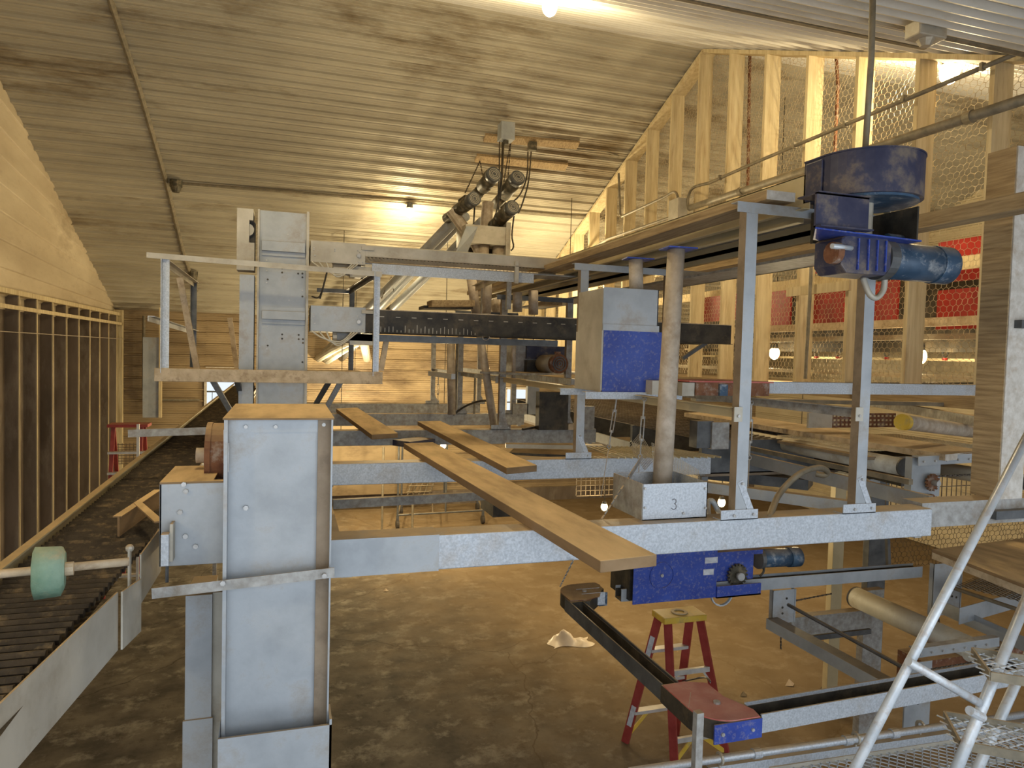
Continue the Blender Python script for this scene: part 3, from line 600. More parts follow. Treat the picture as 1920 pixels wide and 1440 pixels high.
# green scraper on its shaft
a = P(-60, 1082, Z=2.90); b2 = P(242, 1053, Z=2.90)
t = thing('conveyor_scraper', 'worn green foam block on a dusty wooden shaft over the near rod conveyor', 'scraper', P(95, 1110, Z=CZ+.03))
MB().cyl(a, b2, .0115, 10).build('shaft', 'wood', t, smooth=True)
c = P(92, 1070, d=1.84); ax = (b2-a).normalized(); vv = V((0, 0, 1)); ww = ax.cross(vv)
g = MB(); sh = [(-.8, .9), (.1, 1.15), (.9, .55), (1.0, -.6), (.5, -1.15), (-.3, -1.1), (-.9, -.4), (-1, .3)]
f0 = [c-ax*.030+ww*x*.05+vv*y*.058 for x, y in sh]; f1 = [c-ax*.036+ww*x*.034+vv*y*.045 for x, y in sh]; f2 = [c+ax*.028+ww*x*.05+vv*y*.055 for x, y in sh]; f3 = [c+ax*.036+ww*x*.033+vv*y*.04 for x, y in sh]
k = 8; fs = [tuple(range(k))]
for r0 in range(3):
    for i in range(k): fs.append((r0*k+i, r0*k+(i+1)%k, (r0+1)*k+(i+1)%k, (r0+1)*k+i))
fs.append(tuple(range(3*k, 4*k))[::-1]); g.add(f1+f0+f2+f3, fs); g.build('foam_block', 'green', t, smooth=True)
MB().cyl(c+ax*.03, c+ax*.055, .018, 10).build('collar', 'wood', t)
# ================================================================== UPPER STEEL TOWER
UY = 5.3; ux0 = P(482, 560, Y=UY).x; ux1 = P(578, 560, Y=UY).x; uz = P(530, 396, Y=UY).z
t = thing('steel_tower', 'tall pale steel elevator tower rising through the platform to the ceiling zone', 'elevator tower', ((ux0+ux1)/2, UY+.2, 0))
MB().box((ux0, UY+.02, 0), (ux1-.012, UY+.42, uz)).build('tower_body', 'grey', t, bevel=.003)
g = MB(); g.box((ux0, UY-.01, 0), (ux0+.012, UY+.02, uz)); g.box((ux1-.018, UY-.01, 0), (ux1, UY+.44, uz+.01)); g.build('corner_flange', 'cream', t)
for (y0, y1) in ((451, 478), (582, 604)):
    a = P(491, y0, Y=UY); b2 = P(572, y1, Y=UY)
    pl = MB().box((a.x, UY+.005, b2.z-.02), (b2.x, UY+.02, a.z+.03)).build('door_plate', 'grey', t)
    MB().box((a.x, UY-.025, b2.z+.01), (b2.x, UY+.005, a.z)).build('raised_cover', 'grey', pl, bevel=.003)
g = MB()
for (px, py) in ((500, 488), (540, 440), (500, 508), (500, 530), (484, 524), (567, 545), (542, 563), (500, 612), (500, 654), (567, 667), (486, 650)): g.bolt(P(px, py, Y=UY+.02), (0, -1, 0), .006)
for (px, py) in ((460, 735), (0, 0)):
    pass
g.build('rivets', 'zinc', t)
g = MB()
for (px, py) in ((529, 503), (529, 511), (559, 505), (559, 513), (567, 513), (567, 520), (502, 524), (529, 627), (529, 635), (560, 628), (560, 636), (568, 636), (568, 643), (502, 648), (567, 556), (567, 679)): c = P(px, py, Y=UY+.019); g.cyl(c, c-V((0, .003, 0)), .007, 8)
g.build('bolt_holes', 'black', t)
a = P(444, 388, Y=UY-.05); b2 = P(474, 388, Y=UY-.05); c = P(452, 505, Y=UY-.05); e_ = P(477, 505, Y=UY)
t = thing('return_duct', 'pale narrow return duct with open slot, fixed to the left side of the steel tower', 'duct', (a.x+.1, UY, 0))
g = MB(); zs0 = P(460, 413, Y=UY).z; zs1 = P(460, 455, Y=UY).z; xr = ux0-.02
g.box((a.x, UY-.02, c.z), (a.x+.08, UY+.15, a.z)); g.box((a.x+.08, UY-.02, zs0), (xr-.01, UY+.15, a.z)); g.box((a.x+.08, UY-.02, c.z), (xr, UY+.15, zs1)); g.build('upper_duct', 'cream', t)
g = MB(); g.box((a.x+.02, UY, 0), (xr, UY+.16, c.z-.03)); g.build('lower_duct', 'grey', t)
MB().box((a.x+.08, UY+.06, zs1), (xr, UY+.15, zs0)).build('slot_back', 'black', t)
MB().cyl((xr-.05, UY+.02, zs0-.06), (xr-.05, UY+.08, zs0-.06), .045, 12).build('slot_wheel', 'cream', t)
# ================================================================== CROSS CONVEYORS
for i, (y0, y1, yb0, yb1, m_) in enumerate(((450, 497, 462, 481, 'cream'), (572, 624, 580, 618, 'black'))):
    lab = ('upper pale cross conveyor running right from the steel tower', 'lower long black-sided cross conveyor running right from the steel tower')[i]
    a = P(580, y0, Y=UY-.03); b2 = P(685, y1, Y=UY-.03); xe = P(1112 if i == 0 else 1372, 500, Y=UY).x
    t = thing('cross_conveyor', lab, 'conveyor', (a.x+.2, UY, b2.z-.1))
    cv = MB().box((a.x+.01, UY-.03, b2.z), (b2.x, UY+.38, a.z)).build('drive_housing', 'grey' if i else 'cream', t, bevel=.002)
    g = MB()
    for (fx, fy) in ((.08, .65), (.08, .57), (.45, .66), (.45, .57), (.86, .66), (.9, .6), (.1, .3), (.95, .12), (.88, .12)): g.bolt((a.x+(b2.x-a.x)*fx, UY-.03, b2.z+(a.z-b2.z)*fy), (0, -1, 0), .005)
    g.bolt((b2.x-.05, UY-.04, b2.z+.42*(a.z-b2.z)), (0, -1, 0), .016); g.build('housing_bolts', 'zinc', cv)
    MB().box((b2.x-.03, UY-.045, a.z-.045), (b2.x+.06, UY-.03, a.z-.02)).build('splice_bracket', 'cream', t)
    zt0 = P(690, yb0 if i == 0 else 581, Y=UY).z; hh = .082 if i == 0 else .165
    g = MB()
    g.box((b2.x, UY-.03, zt0-hh), (xe, UY-.025, zt0)); g.box((b2.x, UY-.06, zt0-hh), (xe, UY-.025, zt0-hh+.004)); g.build('front_rail', m_, t)
    g = MB(); g.box((b2.x, UY-.03, zt0), (xe, UY-.008, zt0+.006)); g.build('rail_flange', 'wood' if i else 'yellow_pan', t)
    MB().box((b2.x, UY+.37, zt0-hh), (xe, UY+.38, zt0)).build('back_rail', m_, t)
    g = MB(); zr = zt0-.03
    for k in range(int((xe-b2.x)/.03)): g.bar((b2.x+k*.03, UY-.02, zr), (b2.x+k*.03, UY+.37, zr), .008, .008)
    g.build('conveyor_rods', 'rod', t)
    if i == 0:
        g = MB(); g.box((b2.x+.05, UY-.02, zt0-.20), (P(1000, 500, Y=UY).x, UY-.015, zt0-.125)); g.build('return_rail', 'galv', t)
        MB().tube([(b2.x, UY+.1, zt0-.11), (xe, UY+.1, zt0-.11)], .012, 6).build('return_shaft', 'cream', t)
        MB().box((b2.x, UY+.04, zt0-.125), (xe, UY+.3, zt0-.118)).build('return_belt', 'galvd', t)
    else:
        g = MB(); g.box((b2.x-.2, UY+.0, zt0-.23), (P(1050, 500, Y=UY).x, UY+.05, zt0-.18)); g.build('lower_rail', 'dark', t)
        g = MB()
        for k in range(16):
            xx = b2.x+.1+k*.12
            if xx < xe: g.box((xx, UY-.034, zt0-.05), (xx+.035, UY-.03, zt0-.045))
        g.build('slot_marks', 'cream', t)
        rng = random.Random(3)
        for k in range(26): xx = b2.x+.08+k*.03; MB().box((xx, UY-.0325, zt0-hh+.005), (xx+.004, UY-.03, zt0-hh+.02+rng.random()*.045)).build('feed_drip', 'cream', t)
    # motor bits under housing
    mm = MB(); cx = a.x+.17; mm.cyl((cx, UY+.05, b2.z-.035), (cx+.2, UY+.05, b2.z-.035), .045, 12); mm.box((cx+.12, UY, b2.z-.09), (cx+.3, UY+.1, b2.z-.01)); mm.build('gear_motor', 'cream', t)
    g = MB()
    for j in range(3):
        g.tube(curve([(a.x+.02+.05*j, UY-.03, b2.z), (a.x+.1+.03*j, UY-.05, b2.z-.05-.012*j), (a.x+.22, UY-.05, b2.z-.07-.012*j), (a.x+.3+.02*j, UY-.03, b2.z-.0)], 5), .006, 5)
    g.build('wiring', 'belt', t)
a = P(672, 505, Y=UY-.02)
one(MB().tube(curve([P(600, 560, Y=5.25), P(607, 535, Y=5.2), P(613, 510, Y=5.2), P(600, 555, Y=5.2), P(585, 556, Y=5.25)], 5), .006, 5), 'power_cable', 'cord', 'thin black cable drooping right of the steel tower between the conveyors', 'cable')
# ================================================================== WORKING PLATFORM AT THE TOWER
PY0, PY1 = 5.0, 6.45; zb = P(290, 690, Y=PY0).z; px0 = P(290, 700, Y=PY0).x; px1 = P(717, 700, Y=PY0).x; zr = P(500, 497, Y=PY0).z
t = thing('work_platform', 'railed steel working platform with a pale board edge around the steel tower', 'platform', ((px0+px1)/2, PY0, zb-.09))
MB().box((px0, PY0-.02, zb-.085), (px1, PY0+.02, zb)).build('edge_board', 'wood', t, bevel=.003)
g = MB(); g.box((px0+.03, PY0+.02, zb-.06), (ux0-.2, PY1, zb-.03)); g.box((ux1+.02, PY0+.02, zb-.06), (px1-.03, PY1, zb-.03)); g.box((ux0-.2, UY+.46, zb-.06), (ux1+.02, PY1, zb-.03)); g.build('deck', 'orangewood', t)
xl = P(302, 600, Y=PY0).x; xr_ = P(700, 600, Y=PY0).x; xt0 = P(275, 487, Y=PY0).x; xt1 = P(716, 510, Y=PY0).x
pts_ = [(xl, PY0+.02), (xr_, PY0+.02), (xl, PY1), (xr_-.05, PY1)]
for i, (x_, y_) in enumerate(pts_): MB().ang((x_, y_, zb-.03), (x_, y_, zr-.0), .045, .045, .004, 1, 1, (0, -1, 0)).build('post', ('galv', 'galv', 'dark', 'dark')[i], t)
MB().ang((xt0, PY0-.01, zr+.035), (xt1, PY0-.01, zr-.0), .04, .035, .004, -1, -1).build('top_rail', 'cream', t)
MB().ang((xl, PY0+.02, zr), (xl+.02, PY1, zr-.02), .04, .035, .004, 1, -1).build('top_rail', 'cream', t)
MB().ang((xr_, PY0+.02, zr-.02), (xr_-.05, PY1, zr-.02), .04, .035, .004, -1, -1).build('top_rail', 'dark', t)
MB().bar((ux1+.1, PY1, zr-.03), (xr_-.05, PY1, zr-.03), .03, .035).build('top_rail', 'dark', t)
MB().ang(P(277, 592, Y=PY0-.05), (xl+.02, PY1, zr-.42), .04, .035, .004, 1, -1).build('mid_rail', 'galv', t)
g = MB(); g.bar((xl+.06, PY0+.35, zr-.08), (xl+.16, PY0+.5, zb-.03), .04, .03, (0, 1, 0)); g.build('diagonal_board', 'wood', t)
g = MB(); g.bar((xl+.3, PY1+.05, zr-.3), (xl+.36, PY1+.05, zb-.03), .04, .03, (0, 1, 0)); g.build('diagonal_board', 'wood', t)
g = MB(); g.bar(P(724, 640, Y=PY0+.4), P(714, 695, Y=PY0+.4), .04, .03, (0, 1, 0)); g.build('diagonal_board', 'wood', t)
for (p, q, m_) in (((398, 712), (436, 772), 'galvd'), ((640, 714), (606, 770), 'galv'), ((618, 714), (588, 760), 'dark'), ((444, 712), (452, 735), 'dark')):
    MB().bar(P(*p, Y=PY0+.1), P(*q, Y=PY0+.45)-V((0, 0, .02)), .035, .035, (0, 1, 0)).build('brace', m_, t)
# step ladder at far left behind the conveyor
def stepladder_far():
    base = P(225, 950, Y=10.8); lx = P(203, 850, Y=10.8).x; rx = P(262, 850, Y=10.8).x
    t = thing('stepladder', 'reddish stepladder standing at the left wall behind the rod conveyor', 'stepladder', ((lx+rx)/2, 10.8, 0))
    top = P(235, 803, Y=10.8).z
    for s in (0, 1):
        xx = (lx, rx)[s]
        MB().bar((xx-.06+.0*s+(.0 if s == 0 else .05), 10.8, 0), (xx+(.02 if s == 0 else -.02), 11.0, top), .05, .03, (0, 1, 0)).build('front_rail', 'redrail', t)
        MB().bar((xx, 11.8, 0), (xx, 11.1, top), .05, .03, (0, 1, 0)).build('rear_rail', 'redrail', t)
    for k in range(1, 8):
        z = top*k/8.3; f = k/8.3; y_ = 10.8+.15*f
        MB().box((lx-.03, y_-.04, z), (rx+.04, y_+.05, z+.03)).build('step', 'alu', t)
    MB().box((lx-.04, 10.9, top), (rx+.08, 11.2, top+.04)).build('top_cap', 'redrail', t)
stepladder_far()
g = MB(); a = P(208, 850, Y=9.6); grid(g, P(207, 870, Y=11.3), (1, 0, 0), (0, 0, 1), .42, .3, .05, .04, .004); one(g, 'wire_fence', 'wired', 'small wire grid seen through the far left stepladder', 'wire panel')
one(MB().bar(P(259, 795, Y=9.6), V((P(259, 795, Y=9.6).x, 9.6, 0)), .03, .03, (0, 1, 0)), 'bright_strip', 'alu', 'thin bright metal strip standing beside the far left stepladder', 'metal strip')
# ================================================================== POST FRAMES ON THE BEAMS
FX0, FX1 = 1.89, 2.55
fr_tops = [4.19, 4.135, 4.06, 4.0, 3.98]
for i, (x0, x1, y, nm) in enumerate(beams):
    zt_ = fr_tops[i]; yy = y+.04
    t = thing('post_frame', 'galvanized angle-iron frame of two posts and a top bar on the %s platform beam' % nm, 'frame', ((FX0+FX1)/2, yy, BT), 'angle-iron frames on the platform beams')
    for s, fx in ((0, FX0), (1, FX1)):
        m_ = 'galv' if i < 2 else 'galvd'
        top = zt_ if s == 0 or i else zt_-.02
        pg = MB(); pg.box((fx, yy-.045, BT), (fx+.058, yy-.041, top)); pg.box((fx+.054, yy-.041, BT), (fx+.058, yy+.0, top))
        post = pg.build('post', 'grey' if i < 2 else 'galvd', t); MB().box((fx-.0005, yy-.0445, BT), (fx+.004, yy+.005, top)).build('side_flange', 'brown', post)  # side face coloured browner than the front for its shade and dust
        g = MB(); g.box((fx-.075, yy-.052, BT), (fx+.115, yy-.047, BT+.045)); g.box((fx-.075, yy-.052, BT), (fx+.115, yy+.01, BT+.004)); g.build('foot_angle', m_, post)
        g = MB(); g.bar((fx+.02, yy-.03, BT+.17), (fx+.085, yy-.03, BT+.03), .004, .03, (0, 1, 0)); g.bar((fx+.02, yy-.045, BT+.17), (fx+.085, yy-.045, BT+.03), .03, .004, (0, 1, 0)); g.build('foot_brace', m_, post)
        g = MB()
        for c in ((fx-.01, yy-.052, BT+.02), (fx+.09, yy-.052, BT+.022), (fx+.03, yy-.05, BT+.16)): g.bolt(c, (0, -1, 0), .007)
        g.build('bolts', 'zinc', post)
    MB().ang((FX0-.05, yy-.05, zt_), (FX1+(.05 if i == 0 else .42 if i == 1 else .05), yy-.05, zt_), .05, .045, .004, -1, -1).build('top_bar', 'grey' if i < 2 else 'dark', t)
# walkway side rails from post to post
for (xx, m_, ya, yb, lab) in ((FX0, 'yellow_pan', 2.68, 6.3, 'long dusty angle rail joining the left posts over the planks'), (FX1, 'galvd', 2.68, 6.3, 'long grey angle rail joining the right posts'), (FX0, 'galvd', 6.4, 9.6, 'far dusty angle rail between the distant left posts')):
    t = thing('side_rail', lab, 'rail', (xx, ya, 3.27), 'angle rails between the post frames')
    MB().ang((xx+.035, ya, 3.295), (xx+.035, yb, 3.295), .05, .05, .004, -1, -1).build('angle_bar', m_, t)
    MB().box((xx-.03, ya-.055, 3.235), (xx+.012, ya-.05, 3.30)).build('end_bracket', 'cream', t); MB().bolt((xx-.01, ya-.055, 3.26), (0, -1, 0), .007).build('bolt', 'zinc', t)
# ================================================================== LONG CONVEYOR WITH DRUM DRIVE ALONG THE STUD WALL
b0 = P(1465, 375, Y=2.62); b0.z
CXa = 2.12
t = thing('wooden_plank', 'long board on top of the post frames, its white-painted end toward us', 'plank', (1.88, 5, 4.2))
p0 = P(1466, 367, d=3.08); w_ = .15
pa = V((p0.x, 2.62, p0.z-.0)); pb = V((p0.x-.10, 7.6, 4.17))
MB().bar(pa, pb, w_, .042).build('board', 'orangewood', t, bevel=.002); MB().bar(pa-V((0, .003, 0)), pa, w_-.002, .04).build('painted_end', 'whitewood', t)
t = thing('long_conveyor', 'long tan sheet steel conveyor running from the navy drum into the distance beside the studs', 'conveyor', (2.3, 5, 4.1))
def pan(x0, x1, z0, z1, y0, y1, nm, m_):
    g = MB(); g.box((x0, y0, z0), (x0+.004, y1, z1)); g.box((x0-.03, y0, z0), (x0, y1, z0+.004)); g.box((x1-.004, y0, z0), (x1, y1, z1)); g.box((x0, y0, z1-.004), (x0+.03, y1, z1)); g.box((x1, y0, z0), (x1+.03, y1, z0+.004)); return g.build(nm, m_, t)
pan(2.17, 2.62, P(1527, 390, X=2.17).z, P(1527, 322, X=2.17).z, 2.58, 8.6, 'upper_pan', 'yellow_pan')
pan(2.24, 2.62, 4.14, 4.20, 2.7, 8.6, 'lower_pan', 'yellow_pan')
g = MB(); g.box((2.18, 2.7, 4.235), (2.62, 8.6, 4.25)); g.build('carrying_belt', 'galvd', t)
g = MB(); g.box((2.60, 2.75, 4.06), (2.90, 8.0, 4.075)); g.box((2.88, 2.75, 4.06), (2.9, 8.0, 4.12)); g.build('side_tray', 'galvd', t)
# drum
DC = V((2.395, 2.50, 0)); zt1 = P(1640, 289, d=2.95).z; zb1 = P(1640, 368, d=2.95).z
dt = thing('drum_drive', 'large navy blue drum turn unit with bracket at the near end of the long conveyor', 'conveyor drive', (DC.x, DC.y, zb1-.15))
def stadium(cx, cy, r, xl, n=20):
    pts = [(cx-r, xl), (cx-r, cy)]
    for k in range(1, n): a = math.pi+math.pi*k/n; pts.append((cx+r*math.cos(a), cy+r*math.sin(a)))
    return pts+[(cx+r, cy), (cx+r, xl)]
r0 = .225; xl_ = 2.62
g = MB(); pts_ = stadium(DC.x, DC.y, r0, xl_); g.plate([(x_, y_, zb1) for x_, y_ in pts_], (0, 0, zt1-zb1)); g.build('drum_shell', 'navy', dt)
g = MB(); g.plate([(x_, y_, zt1) for x_, y_ in stadium(DC.x, DC.y, r0+.004, xl_)], (0, 0, .006)); g.build('drum_rim', 'navy', dt)
MB().box((DC.x-r0-.012, 2.50, zb1), (DC.x-r0-.002, 2.60, zt1-.01)).build('joint_plate', 'navy', dt, bevel=.006)
MB().cyl((DC.x, DC.y, zb1-.01), (DC.x, DC.y, zb1-.0), r0*.93, 24).build('drum_bottom', 'bmotor', dt)
bxl = P(1530, 400, Y=DC.y-.21).x; bxm = P(1629, 400, Y=DC.y-.21).x; bxr = P(1727, 400, Y=DC.y-.15).x
zq1 = P(1600, 372, Y=DC.y-.18).z; zq0 = P(1600, 436, Y=DC.y-.18).z
g = MB(); g.box((bxl, DC.y-.21, zq0), (bxm, DC.y-.2, zq1)); g.box((bxl, DC.y-.21, zq1-.006), (bxm, DC.y-.10, zq1)); g.box((bxl, DC.y-.22, zq1+.0), (bxm, DC.y-.19, zq1+.004)); g.box((bxl, DC.y-.24, zq0), (bxm, DC.y-.2, zq0+.006)); g.build('bracket_side', 'navy', dt)
g = MB(); g.plate([(bxl, DC.y-.21, zq0-.006), (bxr, DC.y-.16, zq0-.006), (bxr, DC.y+.12, zq0-.006), (bxl+.17, DC.y+.0, zq0-.006)], (0, 0, .006)); g.build('bracket_floor', 'blue', dt)
g = MB(); g.box((bxr-.008, DC.y-.14, zq0), (bxr, DC.y+.12, zq1+.01)); g.box((bxm, DC.y+.1, zq0), (bxr, DC.y+.12, zq1)); g.build('bracket_back', 'black', dt)
MB().cyl((DC.x-.02, DC.y-.02, zq0), (DC.x-.02, DC.y-.02, zb1), .035, 12).build('drive_shaft', 'cream', dt)
# gear motor under it
gy = DC.y-.06; gx0 = P(1578, 475, Y=gy-.08).x; gx1 = P(1672, 475, Y=gy-.08).x; gz1 = P(1620, 441, Y=gy-.08).z; gz0 = P(1620, 514, Y=gy-.08).z
gm = thing('gear_motor', 'blue gearbox with large dark blue motor lying under the navy drum', 'gear motor', (gx1, gy, gz0))
g = MB(); k = .5*(gz0+gz1); hh = (gz1-gz0)/2
g.plate([(gx0, gy-.08, k-.6*hh), (gx0+.03, gy-.08, k-hh), (gx1-.03, gy-.08, k-hh), (gx1, gy-.08, k-.55*hh), (gx1, gy-.08, k+.6*hh), (gx1-.03, gy-.08, k+hh), (gx0+.03, gy-.08, k+hh), (gx0, gy-.08, k+.75*hh)], (0, .16, 0))
g.build('gearbox', 'navy', gm, bevel=.006)
g = MB()
for f in (.3, .5, .68, .85): g.box((gx0+(gx1-gx0)*f, gy-.088, k-.8*hh), (gx0+(gx1-gx0)*f+.006, gy-.08, k+.8*hh))
g.build('gearbox_ribs', 'blue', gm)
ma = V((gx1, gy, k)); mb_ = V((P(1782, 480, Y=gy-.02).x, gy, k-.004)); 
MB().cyl(ma, ma+(mb_-ma)*.12, .088, 24).build('flange', 'dark', gm, smooth=False)
MB().cyl(ma+(mb_-ma)*.12, ma+(mb_-ma)*.78, .08, 24).build('motor_body', 'bmotor', gm, smooth=True)
MB().tube([ma+(mb_-ma)*.78, ma+(mb_-ma)*.80, ma+(mb_-ma)*.95, mb_], .083, 24, None).build('fan_cover', 'bmotor', gm, smooth=True)
MB().cyl(ma+V((.05, .0, .09)), ma+V((.15, 0, .09)), .025, 12).build('terminal_box', 'bmotor', gm, smooth=True)
MB().cyl(V((P(1560, 462, Y=gy-.1).x, gy-.1, k+.02)), V((P(1600, 463, Y=gy-.1).x, gy-.09, k+.02)), .011, 10).build('output_shaft', 'tubew', gm, smooth=True)
MB().cyl(V((gx0-.035, gy-.06, k-.0)), V((gx0-.005, gy-.06, k-.0)), .045, 14).build('sprocket', 'rust', gm)
MB().cyl((gx0+.08, gy-.02, k+hh), (gx0+.08, gy-.02, k+hh+.04), .018, 8).build('plug', 'navy', gm)
e0 = V((ma.x+.05, gy, k-.08))
MB().tube(curve([e0, e0+V((-.005, 0, -.05)), e0+V((-.04, 0, -.085)), e0+V((-.08, 0, -.07)), e0+V((-.10, .02, .0))], 6), .013, 8).build('flex_conduit', 'cream', gm, smooth=True)
# wooden beam along at the same height to the right
pa = P(1925, 378, X=3.25); pb = P(1290, 512, X=3.3)
one(MB().bar(V((3.22, 2.2, pa.z-.01)), V((3.3, 5.6, pa.z-.0)), .12, .075), 'timber_beam', 'orangewood', 'long reddish timber beam running behind the gear motor on the right', 'beam')
# pipes through the beam boards
t = thing('feed_pipe', 'tall dusty cream pipe standing in the number box with blue flange at its top', 'pipe', (1.64, 2.92, 2.85))
pb_ = P(1241, 900, Y=2.92); pt_ = P(1268, 468, Y=3.0)
MB().cyl(V((pb_.x, 2.92, 2.84)), pt_, .0455, 20, .041).build('pipe', 'pvc', t, smooth=True)
MB().plate([pt_+V((x_, y_, 0)) for x_, y_ in ((-.075, -.06), (.075, -.07), (.085, .05), (-.06, .06))], (0, 0, .006)).build('flange', 'blue', t)
t = thing('feed_pipe', 'short stained pipe dropping into the blue hopper from the long conveyor', 'pipe', (1.8, 3.72, 3.9))
pt_ = P(1192, 487, Y=3.72); pb_ = P(1193, 548, Y=3.72)
MB().cyl(pb_, pt_, .041, 18).build('pipe', 'pvc', t, smooth=True)
MB().plate([pt_+V((x_, y_, 0)) for x_, y_ in ((-.08, -.05), (.09, -.06), (.09, .05), (-.06, .06))], (0, 0, .006)).build('flange', 'blue', t)
for (a, b2, y, r, lab) in (((970, 548), (970, 585), 6.1, .045, 'far pipe stub with dark flange below the long conveyor, left of two'), ((1000, 545), (1000, 590), 6.0, .045, 'far pipe stub below the long conveyor, right of two'),
                      ((845, 632), (847, 777), 8.0, .049, 'thick brown vertical pipe standing on the far platform beams'), ((915, 505), (912, 588), 6.6, .045, 'pale vertical pipe below the drop box conveyors'),
                      ((900, 628), (927, 802), 6.5, .038, 'leaning dusty pipe below the black cross conveyor'), ((963, 632), (963, 712), 6.2, .018, 'slim vertical pipe left of the red motor'),
                      ((882, 508), (893, 590), 7.0, .05, 'tan slanted pipe between the two cross conveyors')):
    one(MB().cyl(P(*b2, Y=y), P(*a, Y=y), r, 14), 'drop_pipe', 'pvc', lab, 'pipe', smooth=True)
q = P(910, 631, Y=5.3); one(MB().ring(q-V((0, .02, 0)), q+V((0, .15, 0)), .031, .026, 18), 'pipe_end', 'pvc', 'open pipe end peeking below the black cross conveyor', 'pipe')
# ================================================================== HOPPER
HY = 3.6; hx0 = P(1130, 620, Y=HY).x; hx1 = P(1237, 620, Y=HY).x; z_t = P(1180, 541, Y=HY).z; z_m = P(1180, 621, Y=HY).z; z_b = P(1180, 735, Y=HY).z
t = thing('feed_hopper', 'square feed hopper with pale grey upper half and bright blue lower half', 'hopper', ((hx0+hx1)/2, HY+.18, z_b))
g = MB(); g.box((hx0, HY, z_m), (hx1-.015, HY+.006, z_t)); g.box((hx0+.006, HY+.34, z_m), (hx1-.01, HY+.35, z_t)); g.box((hx1-.02, HY, z_m), (hx1-.014, HY+.35, z_t)); g.box((hx0-.003, HY-.01, z_m), (hx1-.01, HY, z_m+.035)); g.build('upper_hopper', 'grey', t)
MB().box((hx0-.002, HY+.006, z_m), (hx0+.004, HY+.35, z_t-.005)).build('tan_lit_side_sheet', 'cream', t)  # cream colour holds the warm light on the hopper's left face
g = MB(); g.box((hx0+.006, HY-.004, z_b), (hx1+.012, HY+.002, z_m)); g.box((hx0+.006, HY+.36, z_b), (hx1+.012, HY+.37, z_m)); g.box((hx1+.006, HY, z_b), (hx1+.012, HY+.37, z_m)); g.box((hx0, HY, z_b), (hx1, HY+.36, z_b+.006)); g.build('lower_hopper', 'blue', t)
MB().box((hx0-.004, HY, z_b), (hx0+.006, HY+.37, z_m)).build('tan_lit_lower_sheet', 'cream', t)  # same lit tan painted over the blue half's left face
MB().box((hx1-.08, HY-.08, z_b-.01), (hx1+.05, HY+.0, z_b+.07)).build('outlet_block', 'cream', t)
g = MB(); g.ang((hx0-.1, HY-.02, z_b), (hx1+.15, HY-.02, z_b), .05, .04, .004, -1, -1); g.build('support_angle', 'galv', t); g = MB(); g.ang((hx0-.1, HY+.36, z_b), (hx1+.15, HY+.36, z_b), .05, .04, .004, -1, -1); g.build('support_angle', 'galv', t)
MB().tube(curve([(hx1-.012, HY+.1, z_t-.05), (hx1+.02, HY+.1, z_t-.08), (hx1+.035, HY+.1, z_t-.13), (hx1+.01, HY+.1, z_t-.17)], 5), .008, 8).build('side_handle', 'dark', t)
# number box on beam
NY = 2.70; nx0 = P(1206, 940, Y=NY).x; nx1 = P(1326, 940, Y=NY).x; nz = P(1265, 906, Y=NY).z
t = thing('number_box', 'open galvanized feed box with a pencilled 3 standing on the nearest beam', 'feed box', ((nx0+nx1)/2, NY+.14, BT))
g = MB(); g.box((nx0, NY, BT), (nx1, NY+.004, nz)); g.box((nx0, NY+.29, BT), (nx1, NY+.294, nz)); g.box((nx1-.004, NY, BT), (nx1, NY+.29, nz)); g.box((nx0, NY, BT), (nx1, NY+.29, BT+.004)); g.build('box_body', 'galv', t)
MB().box((nx0-.003, NY+.004, BT), (nx0+.001, NY+.29, nz)).build('side_sheet', 'galvd', t)
g = MB()
for (px, py) in ((1209, 916), (1322, 916), (1209, 952), (1322, 952), (1281, 962)): g.bolt(P(px, py, Y=NY), (0, -1, 0), .006)
g.build('screws', 'zinc', t)
c = P(1264, 945, Y=NY-.003); s = .026
arc = []
for k in range(-6, 9): a = math.radians(140-k*26+0); arc = arc
def arc3(cx, cy, r, a0, a1, n=10): return [(cx+r*math.cos(math.radians(a0+(a1-a0)*i/n)), cy+r*math.sin(math.radians(a0+(a1-a0)*i/n))) for i in range(n+1)]
pts_ = arc3(0, .011, .0105, 150, -80)+arc3(0, -.012, .0125, 80, -150)
g = MB(); g.stroke(c, (1, 0, 0), (0, 0, 1), pts_, .0011); g.build('pencil_number', 'pencil', t)
# wire basket behind
g = MB(); A = P(1195, 820, Y=3.4); B = P(1262, 905, Y=3.2); grid(g, P(1222, 830, Y=3.55), (.55, -.05, -.30), (.12, .1, -.55), .34, .20, .012, .012, .001)
grid(g, P(1200, 812, Y=3.6), (.3, .0, -.42), (-.05, .2, -.2), .18, .12, .012, .012, .001)
one(g, 'wire_basket', 'wire', 'bent piece of fine wire mesh lying behind the cream pipe and number box', 'wire mesh')
